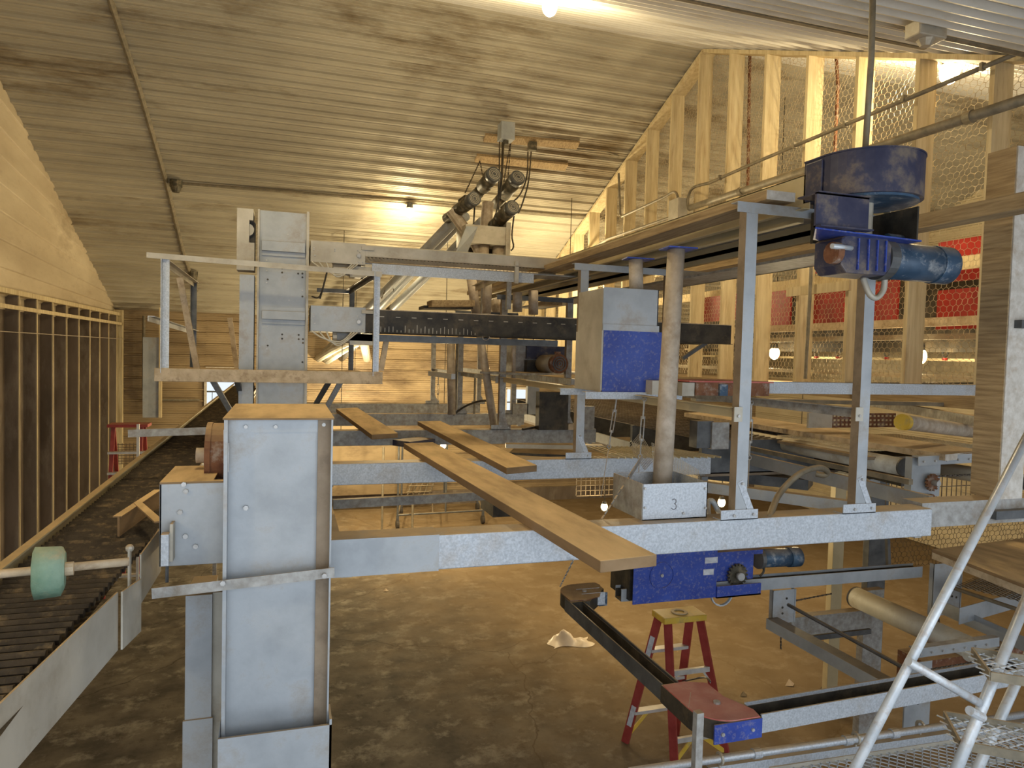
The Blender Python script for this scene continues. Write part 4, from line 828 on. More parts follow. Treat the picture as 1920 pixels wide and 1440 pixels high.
# turnbuckles
def turnbuckle(px, py0, X, length, label, grp='turnbuckles on the angle rails', lean=(0, 0)):
    top = P(px, py0, X=X); d = V((lean[0], lean[1], -1)).normalized(); t = thing('turnbuckle', label, 'turnbuckle', top+d*length, grp)
    g = MB(); g.cyl(top, top+d*.09, .005, 8); g.ring(top+V((0, -.005, .01)), top+V((0, .005, .01)), .013, .007, 12); g.build('hook', 'galvd', t)
    g = MB(); e = V((1, 0, 0))
    for s in (-1, 1): g.bar(top+d*.09+e*.01*s, top+d*.22+e*.01*s, .005, .006, (0, 1, 0))
    g.cyl(top+d*.085, top+d*.1, .013, 8); g.cyl(top+d*.21, top+d*.225, .013, 8); g.build('frame', 'galvd', t)
    g = MB(); g.cyl(top+d*.22, top+d*.30, .0045, 8); g.ring(top+d*.31-V((0, .004, 0)), top+d*.31+V((0, .004, 0)), .014, .009, 12); g.build('eye', 'galvd', t)
    g = MB(); g.tube([top+d*.32, top+d*length], .0025, 5); g.build('cord', 'rope', t)
    return t
turnbuckle(1157, 742, 1.90, .62, 'left turnbuckle hanging from the dusty angle rail', lean=(-.14, 0))
turnbuckle(1208, 752, 1.90, .68, 'middle turnbuckle hanging from the dusty angle rail above the number box', lean=(-.05, 0))
turnbuckle(1409, 758, 2.55, .60, 'right turnbuckle hanging beside the nearest post', lean=(0, 0))
turnbuckle(822, 708, 1.90, .5, 'far turnbuckle hanging among the distant posts', lean=(.0, 0))
p = P(1197, 868, Y=2.95); q = P(1120, 985, Y=2.75); dd = (q-p); g = MB()
for k in range(13): a = p+dd*(k/13); b2 = p+dd*((k+.8)/13); g.bar(a, b2, .008 if k % 2 else .003, .003 if k % 2 else .008)
g.bar(p-dd*.1, p+dd*.25, .004, .02); one(g, 'hanging_chain', 'galvd', 'thin slanted chain with turnbuckle crossing in front of the number box', 'chain')
p = P(1075, 1050, Y=2.6); q = P(1050, 1100, Y=3.9); dd = q-p; g = MB()
for k in range(16): a = p+dd*(k/16); b2 = p+dd*((k+.8)/16); g.bar(a, b2, .008 if k % 2 else .003, .003 if k % 2 else .008)
one(g, 'hanging_chain', 'galvd', 'thin chain from under the longest plank to the left corner unit of the feed trough', 'chain')
# ================================================================== FEED CHAIN TROUGHS AND BLUE DRIVE (below the nearest beam)
TZ = 1.9
def trough(p, q, label, wdt=.095, h=.085, m_='galv', mi='black', group=None):
    p, q = V(p), V(q); d = (q-p).normalized(); u = d.cross(V((0, 0, 1)))
    t = thing('feed_trough', label, 'feed trough', (p+q)/2, group)
    g = MB()
    g.prof(p, q, [(-wdt/2, 0), (wdt/2, 0), (wdt/2, h), (wdt/2-.008, h), (wdt/2-.008, h-.006), (wdt/2-.003, h-.006), (wdt/2-.003, .003), (-wdt/2+.003, .003), (-wdt/2+.003, h-.006), (-wdt/2+.008, h-.006), (-wdt/2+.008, h), (-wdt/2, h)])
    g.build('trough_profile', m_, t)
    g = MB(); g.bar(p+V((0, 0, .006)), q+V((0, 0, .006)), wdt-.008, .006); g.build('feed_chain', mi, t)
    g = MB(); g.bar(p+V((0, 0, .036))+u*(wdt/2-.005), q+V((0, 0, .036))+u*(wdt/2-.005), .002, .06); g.build('dark_inner_side', mi, t)  # thin black strips darken the trough's inner sides
    g = MB(); g.bar(p+V((0, 0, .036))-u*(wdt/2-.005), q+V((0, 0, .036))-u*(wdt/2-.005), .002, .06); g.build('dark_inner_side', mi, t)
    return t
f0 = P(1440, 1345, Z=TZ); f1 = P(1925, 1270, Z=TZ)
trough((2.01, 2.615, TZ-.04), (4.6, 2.70, TZ-.04), 'bright galvanized feed trough crossing low in front at the right', wdt=.12)
trough((2.16, 4.27, TZ-.04), (4.72, 4.22, TZ-.04), 'grey feed trough running right from the blue chain drive', m_='grey')
trough((1.785, 2.95, TZ-.05), (1.78, 4.18, TZ-.05), 'dark feed trough joining the two red-topped corner units', m_='dark')
one(MB().chan((1.86, 4.25, TZ-.04), (2.03, 4.25, TZ-.04), .095, .085, .003), 'trough_piece', 'galv', 'short bright trough piece between left corner unit and blue drive', 'feed trough')
def corner(cx, cy, sx, sy, r, ex, ey, label, m_='redplate'):
    """corner unit: worn plate on a dark rounded body with a blue end"""
    t = thing('corner_wheel_unit', label, 'corner unit', (cx, cy, TZ-.05)); pts_ = []
    for k in range(11):
        a = math.pi+math.pi/2*k/10; pts_.append((cx+sx*r*math.cos(a), cy+sy*r*math.sin(a)))
    loop = pts_+[(cx+sx*ex, cy-sy*r), (cx+sx*ex, cy-sy*(r-.12)), (cx-sx*(r-.13), cy+sy*ey), (cx-sx*r, cy+sy*ey)]
    MB().plate([(x_, y_, TZ-.05) for x_, y_ in loop], (0, 0, .085)).build('unit_body', 'black', t)
    top = pts_+[(cx+sx*(ex-.01), cy-sy*r), (cx+sx*(ex-.0), cy-sy*(r-.06)), (cx+sx*(ex-.06), cy-sy*(r-.20)), (cx-sx*(r-.22), cy+sy*(ey-.05)), (cx-sx*(r-.12), cy+sy*(ey-.01)), (cx-sx*r, cy+sy*(ey-.02))]
    MB().plate([(x_, y_, TZ+.037) for x_, y_ in top], (0, 0, .005)).build('cover_plate', m_, t)
    xa, xb = cx-sx*r*.75, cx+sx*ex; ya = cy-r if sy > 0 else cy-r*.2
    if sy > 0:
        MB().box((xa, ya-.004, TZ-.052), (xb, ya+.003, TZ+.034)).build('end_side', 'blue', t); g = MB()
    else:
        MB().box((xb-.06, cy-.02, TZ-.06), (xb+.0, cy-.012, TZ+.03)).build('end_side', 'bmotor', t); g = MB(); ya = cy-.02
    g.bolt((xa+.04, ya-.004, TZ-.01), (0, -1, 0), .009); g.build('bolt', 'zinc', t)
    g = MB(); g.bolt((xb-.05, ya-.004, TZ-.01), (0, -1, 0), .008); g.build('bolt', 'zinc', t)
    g = MB(); g.cyl((cx, cy, TZ+.042), (cx, cy, TZ+.052), .016, 8); g.build('bolt', 'zinc', t)
    return t
corner(1.88, 2.70, 1, 1, .15, .13, .24, 'near corner unit with dusty red plate and bright blue side')
corner(1.90, 4.25, 1, -1, .16, .16, .16, 'far left corner unit with rusty brown plate under the chain', 'rust')
# blue chain drive
BY = 4.13; x0 = P(1188, 1080, Y=BY).x; x1 = P(1344, 1080, Y=BY).x; x2 = P(1426, 1080, Y=BY).x; z0 = P(1265, 1127, Y=BY).z; z1 = P(1265, 1030, Y=BY).z; zc = P(1380, 1096, Y=BY).z
t = thing('chain_drive', 'blue painted feed chain drive with round embossed plate hanging under the nearest beam', 'chain drive', ((x0+x1)/2, BY, z0))
pl = MB().box((x0, BY, z0), (x1, BY+.008, z1)).build('front_plate', 'blue', t, bevel=.002)
c = P(1241, 1079, Y=BY); MB().ring(c+V((0, -.006, 0)), c+V((0, 0, 0)), .092, .084, 32).build('embossed_ring', 'blue', pl); MB().bolt(c, (0, -1, 0), .012).build('centre_bolt', 'zinc', pl)
g = MB(); g.box((x1-.11, BY-.006, c.z-.02), (x1-.03, BY, c.z+.02)); g.box((x1-.10, BY-.004, c.z+.06), (x1-.0, BY, c.z+.10)); g.build('worn_label', 'label', pl)
MB().box((x0+.0, BY+.05, z0+.01), (x1, BY+.34, z1)).build('drive_body', 'black', t)
MB().box((x0-.19, BY+.1, z1-.13), (x0, BY+.3, z1-.0)).build('side_box', 'black', t)
g = MB(); g.box((x1, BY-.01, P(1380, 1118, Y=BY).z), (x2, BY, zc)); g.box((x1, BY-.01, P(1380, 1118, Y=BY).z), (x2, BY+.25, P(1380, 1118, Y=BY).z+.01)); g.build('lower_bracket', 'blue', t)
MB().box((x1, BY+.08, zc), (x2+.0, BY+.2, P(1380, 1044, Y=BY).z)).build('gearbox', 'blue', t, bevel=.006)
g = MB(); g.box((x1-.03, BY+.05, P(1380, 1046, Y=BY).z), (x2+.05, BY+.25, P(1380, 1038, Y=BY).z)); g.build('top_plate', 'blue', t)
sc_ = P(1384, 1079, Y=BY+.05); g = MB(); g.cyl(sc_, sc_+V((0, .02, 0)), .068, 28)
for k in range(18):
    a = 2*math.pi*k/18; c2 = sc_+V((math.cos(a)*.074, .008, math.sin(a)*.074)); g.cyl(c2-V((0, .008, 0)), c2+V((0, .01, 0)), .0085, 6)
g.cyl(sc_-V((0, .03, 0)), sc_, .02, 12); g.build('sprocket', 'motor', t); MB().cyl(sc_-V((0, .04, 0)), sc_-V((0, .005, 0)), .028, 14).build('sprocket_hub', 'zinc', t, smooth=True)
ma = P(1424, 1047, Y=BY+.12); mb_ = P(1496, 1044, Y=BY+.12)
MB().cyl(ma-V((.02, 0, 0)), ma+V((.01, 0, 0)), .074, 20).build('motor_flange', 'dark', t)
MB().cyl(ma+V((.01, 0, 0)), ma+(mb_-ma)*.72, .066, 24).build('motor_body', 'bmotor', t, smooth=True)
MB().cyl(ma+(mb_-ma)*.72, mb_, .071, 24).build('motor_cover', 'bmotor', t, smooth=True)
MB().tube(curve([ma+V((.04, 0, -.06)), ma+V((.04, 0, -.1)), ma+V((.01, 0, -.13))], 5), .009, 6).build('motor_cable', 'cord', t)
MB().ring((x1+.12, BY+.1, z0-.02), (x1+.12, BY+.12, z0-.02), .09, .08, 20).build('idler_ring', 'tubew', t)
g = MB(); g.box((x0+.15, BY+.15, z1), (x0+.2, BY+.2, 2.68)); g.box((x1-.05, BY+.15, z1), (x1, BY+.2, 2.68)); g.build('hanger', 'dark', t)
# ================================================================== RED STEPLADDER ON THE FLOOR
A, B_, D = P(1172, 1392, Z=0), P(1264, 1427, Z=0), P(1360, 1410, Z=0); Cc = A+(D-B_)
tz_ = 1.18; tA, tB, tD = P(1234, 1160, Z=tz_), P(1252, 1164, Z=tz_), P(1312, 1158, Z=tz_); tC = tA+(tD-tB)
t = thing('stepladder', 'red fibreglass stepladder with yellow top standing on the concrete under the blue drive', 'stepladder', ((A+D)/2).to_tuple())
def rail_(p, q, nm):
    g = MB(); g.bar(p, q, .028, .07, (B_-A).to_tuple()); return g.build(nm, 'redrail', t)
ra = rail_(A, tA, 'rail'); rail_(B_, tB, 'rail'); rail_(D, tD, 'rail'); rc = rail_(Cc, tC, 'rail')
def lerp(a, b, f): return a+(b-a)*f
for f in (.25, .5, .75):
    p, q = lerp(A, tA, f), lerp(Cc, tC, f); MB().bar(p, q, .075, .028).build('step', 'alu', t)
for f in (.14, .62):
    p, q = lerp(B_, tB, f), lerp(D, tD, f); MB().bar(p, q, .03, .045).build('rear_brace', 'alu', t)
p, q = lerp(B_, tB, .62), lerp(D, tD, .62); e_ = (q-p)
g = MB(); g.bar(p+e_*.2, lerp(B_, tB, .50), .006, .018); g.bar(p+e_*.8, lerp(D, tD, .50), .006, .018); g.build('corner_brace', 'alu', t)
p, q = lerp(A, tA, .25), lerp(Cc, tC, .25); g = MB(); g.bar(p+(q-p)*.35, lerp(A, tA, .04), .01, .03); g.build('corner_brace', 'yellow', t)
p, q = lerp(B_, tB, .14), lerp(D, tD, .14); g = MB(); g.bar(p+(q-p)*.4, lerp(B_, tB, -.0)+V((.03, 0, .01)), .01, .04); g.bar(p+(q-p)*.6, lerp(D, tD, .0), .01, .04); g.build('corner_brace', 'yellow', t)
g = MB(); p, q = lerp(A, tA, .08), lerp(A, tA, .34); nv = (B_-A).cross(tA-A).normalized(); nv = -nv if nv.y > 0 else nv
g.bar(lerp(A, tA, .14)+nv*.016, lerp(A, tA, .30)+nv*.016, .004, .045, (B_-A).to_tuple()); g.build('warning_sticker', 'label', ra); g = MB(); g.bar(lerp(A, tA, .7)+nv*.016, lerp(A, tA, .86)+nv*.016, .004, .045, (B_-A).to_tuple()); g.build('warning_sticker', 'label', ra)
ctr = (tA+tB+tC+tD)/4; ux = (tD-tB).normalized(); uy = (tB-tA).normalized(); uy = (uy-ux*uy.dot(ux)).normalized()
hw, hh = (tD-tB).length/2+.05, .115
g = MB(); g.plate([ctr-ux*hw-uy*hh, ctr+ux*hw-uy*hh, ctr+ux*hw+uy*hh, ctr-ux*hw+uy*hh], (0, 0, .055)); tc = g.build('top_cap', 'yellow', t, bevel=.006)
MB().ring(ctr+V((0, 0, .055)), ctr+V((0, 0, .062)), .075, .045, 20).build('bucket_ring', 'cream', tc)
MB().tube(curve([lerp(Cc, tC, .45), P(1320, 1270, d=6.1), P(1332, 1278, d=6.0)], 5), .008, 6).build('spreader', 'dark', t)
# ================================================================== FLOOR LITTER
c = P(1065, 1205, Z=0); rng = random.Random(5)
g = MB(); vs = []; nx, ny = 16, 7
for j in range(ny):
    for i in range(nx):
        u, v = i/(nx-1), j/(ny-1); ed = min(u, 1-u, v, 1-v)*4; h_ = min(1, ed)*(.05+.09*math.exp(-((u-.38)/.13)**2)+.04*math.sin(u*19+v*7)*math.sin(v*11))
        vs.append(V((c.x-.24+.52*u+.03*math.sin(v*8), c.y-.14+.26*v+.05*math.sin(u*6), max(.004, h_))))
fs = [(j*nx+i, j*nx+i+1, (j+1)*nx+i+1, (j+1)*nx+i) for j in range(ny-1) for i in range(nx-1)]
g.add(vs, fs); one(g, 'plastic_bag', 'bag', 'crumpled milky plastic bag lying on the concrete left of the stepladder', 'plastic bag', smooth=True)
for (px, py, s_, lab) in ((723, 1109, .05, 'small white paper scrap on the concrete near the elevator casing'), (1482, 1285, .07, 'curled dry scrap on the brown floor right of the stepladder'), (1545, 1292, .05, 'small brown lump on the floor beside the curled scrap'), (1395, 1305, .05, 'dirt crumbs on floor near the stepladder foot')):
    c = P(px, py, Z=0); g = MB(); g.add([c+V((-s_, 0, .003)), c+V((0, -s_*.6, .01)), c+V((s_*.9, s_*.2, .004)), c+V((s_*.1, s_*.5, s_*.8)), c+V((-.3*s_, s_*.3, .03))], [(0, 1, 3), (1, 2, 3), (0, 3, 4), (2, 4, 3), (0, 4, 2, 1)])
    one(g, 'floor_scrap', 'leaf' if s_ > .05 or px < 800 else 'motor', lab, 'litter')
# ================================================================== LOWER RIGHT FRAMEWORK
def bracket(px0, px1, py0, py1, Y, label, holes):
    a, b2 = P(px0, py0, Y=Y), P(px1, py1, Y=Y); t = thing('bracket_plate', label, 'bracket', ((a.x+b2.x)/2, Y, b2.z), 'vertical bracket plates')
    g = MB(); g.box((a.x, Y, b2.z), (b2.x, Y+.005, a.z)); g.box((a.x, Y-.004, b2.z), (a.x+.01, Y+.04, a.z)); g.box((b2.x-.01, Y-.004, b2.z), (b2.x, Y+.04, a.z)); g.build('plate', 'grey', t)
    g = MB()
    for (hx, hy) in holes: c = P(hx, hy, Y=Y); g.cyl(c-V((0, .002, 0)), c, .009, 8)
    g.build('holes', 'black', t); return t
bracket(1450, 1490, 1108, 1166, 4.2, 'grey bracket plate hanging from the drive trough at its middle', ((1475, 1122), (1467, 1139), (1467, 1150)))
bracket(1752, 1800, 1058, 1150, 4.1, 'grey bracket plate under the corner of the wooden table top', ((1776, 1127), (1793, 1120), (1785, 1118)))
def lowbar(p, q, z, a, b, label, m_='grey', su=-1, sv=-1, nm='angle_beam', grp=None):
    A_, B2 = P(*p, Z=z), P(*q, Z=z); return one(MB().ang(A_, B2, a, b, .005, su, sv), nm, m_, label, 'beam', grp)
t = thing('channel_beam', 'long dark channel beam sloping away below the drive trough', 'beam', P(1560, 1230, Z=1.66))
A_, B2 = P(1448, 1158, Z=1.68), P(1712, 1300, Z=1.68); g = MB(); g.chan(A_, B2, .09, .07, .004, sv=-1); g.build('channel', 'dark', t)
MB().ang(A_+V((-.05, 0, 0)), B2+V((-.05, 0, 0)), .004, .075, .004, -1, -1).build('side_flange', 'grey', t)
g = MB(); q = P(1439, 1160, Z=1.68); g.plate([q, q+V((.13, -.02, .0)), q+V((.13, -.02, -.06)), q+V((.02, 0, -.05))], (0, .005, 0)); g.build('end_lug', 'grey', t)
lowbar((1762, 1125), (1935, 1200), 1.72, .004, .10, 'grey angle beam sloping away below the wooden table top', 'grey')
one(MB().tube([P(1478, 1134, Z=1.78), P(1700, 1255, Z=1.78)], .013, 8), 'steel_rod', 'dark', 'thin dark rod running above the long dark channel beam', 'rod')
one(MB().tube([P(1780, 1100, Z=1.84), P(1930, 1150, Z=1.84)], .015, 8), 'steel_rod', 'conduit', 'dusty rod below the wooden table top', 'rod')
# chains
def chainrun(p, q, label, s=.02, r=.004, m_='chain'):
    g = MB(); d = q-p; n_ = max(2, int(d.length/s))
    for k in range(n_): a = p+d*(k/n_); b2 = p+d*((k+.85)/n_); g.bar(a, b2, r*3 if k % 2 else r*1.5, r*1.5 if k % 2 else r*3)
    return one(g, 'drive_chain', m_, label, 'chain')
chainrun(P(1464, 1183, Y=4.2), P(1464, 1218, Y=4.2), 'short greasy chain end hanging below the bracket plate')
chainrun(P(1492, 1126, Y=4.4), P(1560, 1113, Y=4.4), 'greasy chain running from bracket plate to the floor post')
chainrun(P(1892, 1150, Y=3.6) if 0 else P(1760, 1160, Y=3.9), P(1765, 1215, Y=3.9), 'rusty chain hanging in front of the lower white belt roll')
chainrun(P(1745, 1255, Y=3.3), P(1885, 1232, Y=3.3), 'rusty chain running level below the bolted angle near the stairs')
# posts down to the floor
for (xa, xb, py, Y, zt_, m_, lab) in ((1620, 1656, 1160, 4.6, 1.62, 'galvd', 'thick galvanized floor post behind the handrail tube'), (1561, 1581, 1060, 5.6, 2.66, 'yellow_pan', 'slim floor post behind the blue drive motor'), (1629, 1662, 1040, 5.0, 2.66, 'dark', 'dark floor post beside the chicken wire')):
    a, b2 = P(xa, py, Y=Y), P(xb, py, Y=Y); one(MB().box((a.x, Y, 0), (b2.x, Y+.07, zt_)), 'floor_post', m_, lab, 'post', bevel=.003)
t = thing('frame_beam', 'dirty box beam between the dark channel beam and the thick floor post', 'beam', P(1560, 1165, Y=4.55))
a, b2 = P(1485, 1152, Y=4.5), P(1634, 1182, Y=4.5); MB().box((a.x, 4.5, b2.z+.02), (b2.x, 4.58, a.z-.03)).build('beam', 'galvd', t, bevel=.003)
MB().box((a.x+.15, 4.5, b2.z-.03), (b2.x, 4.56, b2.z+.01)).build('lower_flange', 'dark', t)
# lower belt roll
def roll(p, q, r, label, m_='belt', cap=None, nm='belt_roll'):
    cl = .045 if cap else .012
    t = thing(nm, label, 'roller', (V(p)+V(q))/2); d = (V(q)-V(p)).normalized()
    MB().cyl(p, q, r, 24).build('roll', m_, t, smooth=True)
    for e_, s_ in ((V(p), -1), (V(q), 1)): MB().cyl(e_+d*s_*.0, e_+d*s_*cl, r*(1.06 if cap else 1.02), 24).build('end_cap', cap or 'dark', t, smooth=False)
    return t
roll(P(1605, 1120, Z=1.6), P(1870, 1240, Z=1.6)+V((0, 0, 0)), .083, 'long off-white manure belt roll low at the right, below the table top')
one(MB().box((4.0, 3.5, 1.30), (4.9, 3.7, 1.56)), 'rusty_box', 'rust', 'dark rusty box behind the level chain near the stairs', 'box')
# bolted angle x2
def boltangle(p, q, Y, label):
    a, b2 = P(*p, Y=Y), P(*q, Y=Y-.05); t = thing('bolted_angle', label, 'angle', (a+b2)/2); g = MB(); g.ang(a, b2, .05, .055, .004, -1, -1); g.build('angle', 'grey', t); g = MB(); g.ang(a, b2, .05, .003, .003, -1, 1)
    for k in range(7): c = a+(b2-a)*(.06+.13*k)+V((0, -.002, -.03)); MB; g.bolt(c, (0, -1, 0), .007)
    g.build('bolts', 'zinc', t); return t
boltangle((1716, 1218), (1874, 1196), 3.25, 'grey angle with a row of bolt holes between handrail and stairs')
boltangle((1722, 857), (1884, 848), 3.35, 'grey bolted angle over the sprocket plate, near the white post')
MB_ = None
a, b2 = P(1700, 1245, Y=3.3), P(1745, 1300, Y=3.3); one(MB().box((a.x, 3.3, b2.z-.2), (b2.x, 3.31, a.z)), 'bracket_plate', 'grey', 'pale lower bracket plate seen just right of the handrail tube', 'bracket', 'vertical bracket plates')
# table top
t = thing('table_top', 'large dusty wooden table top low at the right behind the handrail', 'table top', (4.9, 4.0, 2.1))
q = [P(1748, 1030, Z=2.22), P(1925, 1008, Z=2.22), P(1990, 1060, Z=2.22), P(1930, 1100, Z=2.22)]
MB().plate(q, (0, 0, -.02)).build('board', 'plank', t); MB().plate([x_-V((0, 0, .021)) for x_ in q], (0, 0, -.045)).build('frame_edge', 'wood', t)
g = MB(); diamond(g, P(1800, 1100, Z=1.95), (.35, -.94, 0), (.94, .35, 0), .9, .75, .05, .02, .003); one(g, 'mesh_floor', 'wired', 'dark expanded metal floor panel below the wooden table top', 'mesh panel')
lowbar((1800, 1140), (1930, 1105), 1.80, .005, .12, 'pale trough side below the expanded metal under the table', 'grey')
# chicken wire low
def lowclip(x, y): return True
g = MB(); hexnet(g, P(1668, 1066, Y=4.9), (1, 0, 0), (0, 0, 1), 2.4, .36, .030, .0024, None, .010); one(g, 'chicken_wire', 'wired', 'dark chicken wire strip below the beam at the right', 'chicken wire')
one(MB().bar(P(1666, 1066, Y=4.85), P(1664, 1010, Y=4.85), .03, .03, (0, 1, 0)), 'wire_stake', 'dark', 'dark stake at the left end of the low chicken wire', 'stake')
one(MB().box(P(1868, 975, Y=2.66).to_tuple(), (P(1925, 960, Y=2.7).x, 2.70, P(1868, 970, Y=2.66).z+.03)), 'dark_angle', 'dark', 'short dark angle under the right end of the dusty beam', 'angle')
# ================================================================== WALKWAY AND STAIRS (bottom right)
WZ = 1.62
t = thing('walkway', 'galvanized walkway edge with expanded metal grating at the bottom right', 'walkway', (3, 2.5, WZ-.1))
e0, e1 = P(1180, 1447, Z=WZ+.06), P(1930, 1338, Z=WZ+.06)
MB().ang(P(1330, 1440, Z=WZ+.02), P(1940, 1352, Z=WZ+.02), .05, .07, .005, -1, -1).build('edge_angle', 'galv', t)
u_ = (e1-e0).normalized(); v_ = V((u_.y, -u_.x, 0)); st = P(1480, 1444, Z=WZ-.03); 
g = MB(); s0 = P(1440, 1442, Z=WZ-.03); diamond(g, s0, u_, v_, 2.35, .50, .05, .024, .0024); g.build('grating', 'tubew', t)
g = MB(); g.bar(s0, s0+u_*2.4, .03, .03); g.bar(s0+v_*.16-V((0, 0, .02)), s0+v_*.16+u_*2.4-V((0, 0, .02)), .025, .03); g.build('grating_frame', 'cream', t)
t = thing('guard_pipe', 'long galvanized pipe lying along the walkway edge', 'pipe', (e0+e1)/2)
MB().tube([e0, e1], .018, 12).build('pipe', 'galv', t, smooth=True)
g = MB()
for f in (.28, .5, .62): c = e0+(e1-e0)*f; g.cyl(c-u_*.02, c+u_*.02, .024, 12)
g.build('pipe_collar', 'galv', t)
for px, py in ((1350, 1422), (1605, 1384), (1726, 1362)): c = P(px, py, Z=WZ+.06); g = MB(); g.ring(c-u_*.005, c+u_*.005, .03, .018, 12); g.bar(c-V((0, 0, .02)), c-V((0, 0, .09)), .008, .008, (0, 1, 0)); g.build('pipe_clamp', 'cream', t)
p = P(1310, 1334, d=2.75); one(MB().box((p.x-.016, p.y-.016, 0), (p.x+.016, p.y+.016, p.z)), 'square_post', 'galvd', 'slim square galvanized post in front of the near corner unit', 'post', bevel=.003)
one(MB().tube([p+V((-.02, .04, .0)), P(1295, 1298, Z=1.95)], .0015, 4), 'string', 'rope', 'thin string tied from the square post to the red plate', 'string')
# stairs
t = thing('stair_rail', 'shiny grey handrail tube slanting across the lower right corner', 'handrail', P(1605, 1440, d=2.35))
h0, h1 = P(1585, 1475, d=2.15), P(1935, 800, d=2.75); MB().tube([h0, h1], .0155, 14).build('tube', 'tubew', t, smooth=True)
b0 = P(1703, 1240, d=2.27); b1 = P(1836, 1318, d=2.35); MB().tube([b0, b1], .0145, 12).build('cross_tube', 'tubew', t, smooth=True)
t = thing('metal_stairs', 'pale tubular metal stairs with expanded metal treads at the bottom right corner', 'stairs', P(1880, 1440, d=2.3))
s0, s1 = P(1790, 1450, d=2.25), P(1935, 1100, d=2.6); s2, s3 = P(1818, 1475, d=2.5), P(1950, 1180, d=2.8)
MB().tube([s0, s1], .0175, 14).build('stringer', 'tubew', t, smooth=True); MB().tube([s2, s3], .0175, 14).build('stringer', 'tubew', t, smooth=True)
MB().cyl(P(1818, 1332, d=2.3), P(1842, 1345, d=2.33), .015, 10).build('joint_stub', 'tubew', t)
for (px, py) in ((1857, 1268), (1800, 1397)):
    a = P(px, py, d=2.33); u2 = V((.80, -.60, 0)); v2 = V((.60, .80, 0)); g = MB()
    diamond(g, a, u2, v2, .75, .22, .05, .022, .0022); tr_ = g.build('tread', 'tubew', t)
    g = MB(); g.bar(a, a+u2*.78, .008, .03); g.bar(a+v2*.21, a+v2*.21+u2*.78, .008, .03); g.bar(a, a+v2*.21, .008, .03); g.build('tread_frame', 'conduit', tr_)
# ================================================================== UPPER LEVEL AT THE STUD WALL
pa, pb_ = P(1925, 185, X=4.86), P(1293, 390, X=4.86)
t = thing('wall_conduit', 'thick grey conduit rising along the stud wall to the right', 'conduit', pb_)
MB().tube([pa+ (pa-pb_)*.1, pb_], .040, 14).build('pipe', 'conduit', t, smooth=True)
d_ = (pb_-pa).normalized()
for f in (.1, .75): c = pa+(pb_-pa)*f; MB().cyl(c-d_*.03, c+d_*.03, .05, 14).build('pipe_clamp', 'conduit', t)
pc = P(1925, 92, X=4.88); pd = P(1420, 303, X=4.88); pe = P(1330, 343, X=4.88)
t = thing('wall_conduit', 'thin conduit running parallel above the thick one on the stud wall', 'conduit', pe)
MB().tube([pc, pd]+curve([pe, P(1300, 352, X=4.88), P(1290, 372, X=4.88), P(1291, 392, X=4.88)], 5), .018, 10).build('pipe', 'conduit', t, smooth=True)
g = MB()
for px, py in ((1842, 125), (1695, 185), (1585, 233), (1490, 273), (1350, 333)): c = P(px, py, X=4.87); MB().box(c-V((.02, .012, .028)), c+V((.02, .012, .028))).build('clip', 'conduit', t)
c = P(1271, 393, X=4.82); t = thing('switch_box', 'grey junction box on the stud wall where the conduits end', 'junction box', c)
MB().box((c.x-.07, c.y-.12, c.z-.13), (c.x+.07, c.y+.12, c.z+.13)).build('box', 'cream', t, bevel=.005)
one(MB().tube([P(1160, 325, X=4.9), P(1163, 402, X=4.9)]+curve([P(1166, 406, X=4.9), P(1240, 372, X=4.9), P(1262, 360, X=4.9), P(1270, 366, X=4.9), P(1271, 380, X=4.9)], 5), .018, 8), 'wall_conduit', 'conduit', 'thin bent conduit left of the grey junction box on the studs', 'conduit')
one(MB().tube([P(1256, 408, X=4.9), P(1140, 448, X=4.9), P(1095, 475, X=4.9)], .02, 8), 'wall_conduit', 'conduit', 'short dark conduit below the grey junction box', 'conduit')
t = thing('drop_conduit', 'dusty vertical conduit hanging from the near ceiling to the navy drum', 'conduit', P(1622, 290, d=3.0))
p = V((P(1622, 288, d=3.15).x, P(1622, 288, d=3.15).y, P(1622, 288, d=3.15).z)); zt_ = NEARC+.41*p.y
MB().tube([p, V((p.x+.01, p.y, (p.z+zt_)/2)), V((p.x, p.y, zt_-.05))], .014, 10).build('pipe', 'conduit', t, smooth=True)
MB().sphere((p.x, p.y, zt_-.05), .03, 10, 6).build('elbow', 'cream', t)
q0, q1, q2 = RN(1632, 38, .03), RN(1700, 52, .03), RN(1925, 100, .03)
t = thing('ceiling_conduit', 'grey conduit run along the near ceiling at the upper right', 'conduit', q1); MB().tube([q0, q1], .018, 8).build('pipe', 'cream', t); MB().tube([q1, q2], .03, 8).build('pipe', 'conduit', t)
c = RN(1736, 60, .07); t = thing('junction_box', 'cast grey junction box on the near ceiling conduit at the upper right', 'junction box', c)
MB().box((c.x-.11, c.y-.06, c.z-.05), (c.x+.11, c.y+.06, c.z+.05)).build('box', 'cream', t, bevel=.01); MB().cyl(c-V((0, 0, .09)), c-V((0, 0, .04)), .03, 8, .06).build('spout', 'cream', t)
one(MB().bar(RN(1180, -25, .03), RN(1735, 88, .03), .03, .04), 'ceiling_strip', 'conduit', 'long dark strip along the near ceiling at the top right', 'strip')
# white post
a = P(1890, 600, Y=2.70); b2 = P(1935, 600, Y=2.70); zt_ = P(1905, 272, Y=2.70).z
t = thing('white_post', 'white painted post at the right edge of the picture on the dusty beam', 'post', (a.x, 2.7, 2.815))
MB().box((a.x+.008, 2.70, 2.815), (b2.x, 2.74, zt_)).build('post', 'whitewood', t); MB().box((a.x, 2.705, 2.815), (a.x+.007, 2.86, zt_)).build('bare_side', 'orangewood', t)
MB().box((P(1908, 620, Y=2.68).x, 2.66, P(1908, 615, Y=2.68).z), (b2.x, 2.70, P(1908, 600, Y=2.68).z)).build('hook', 'dark', t)
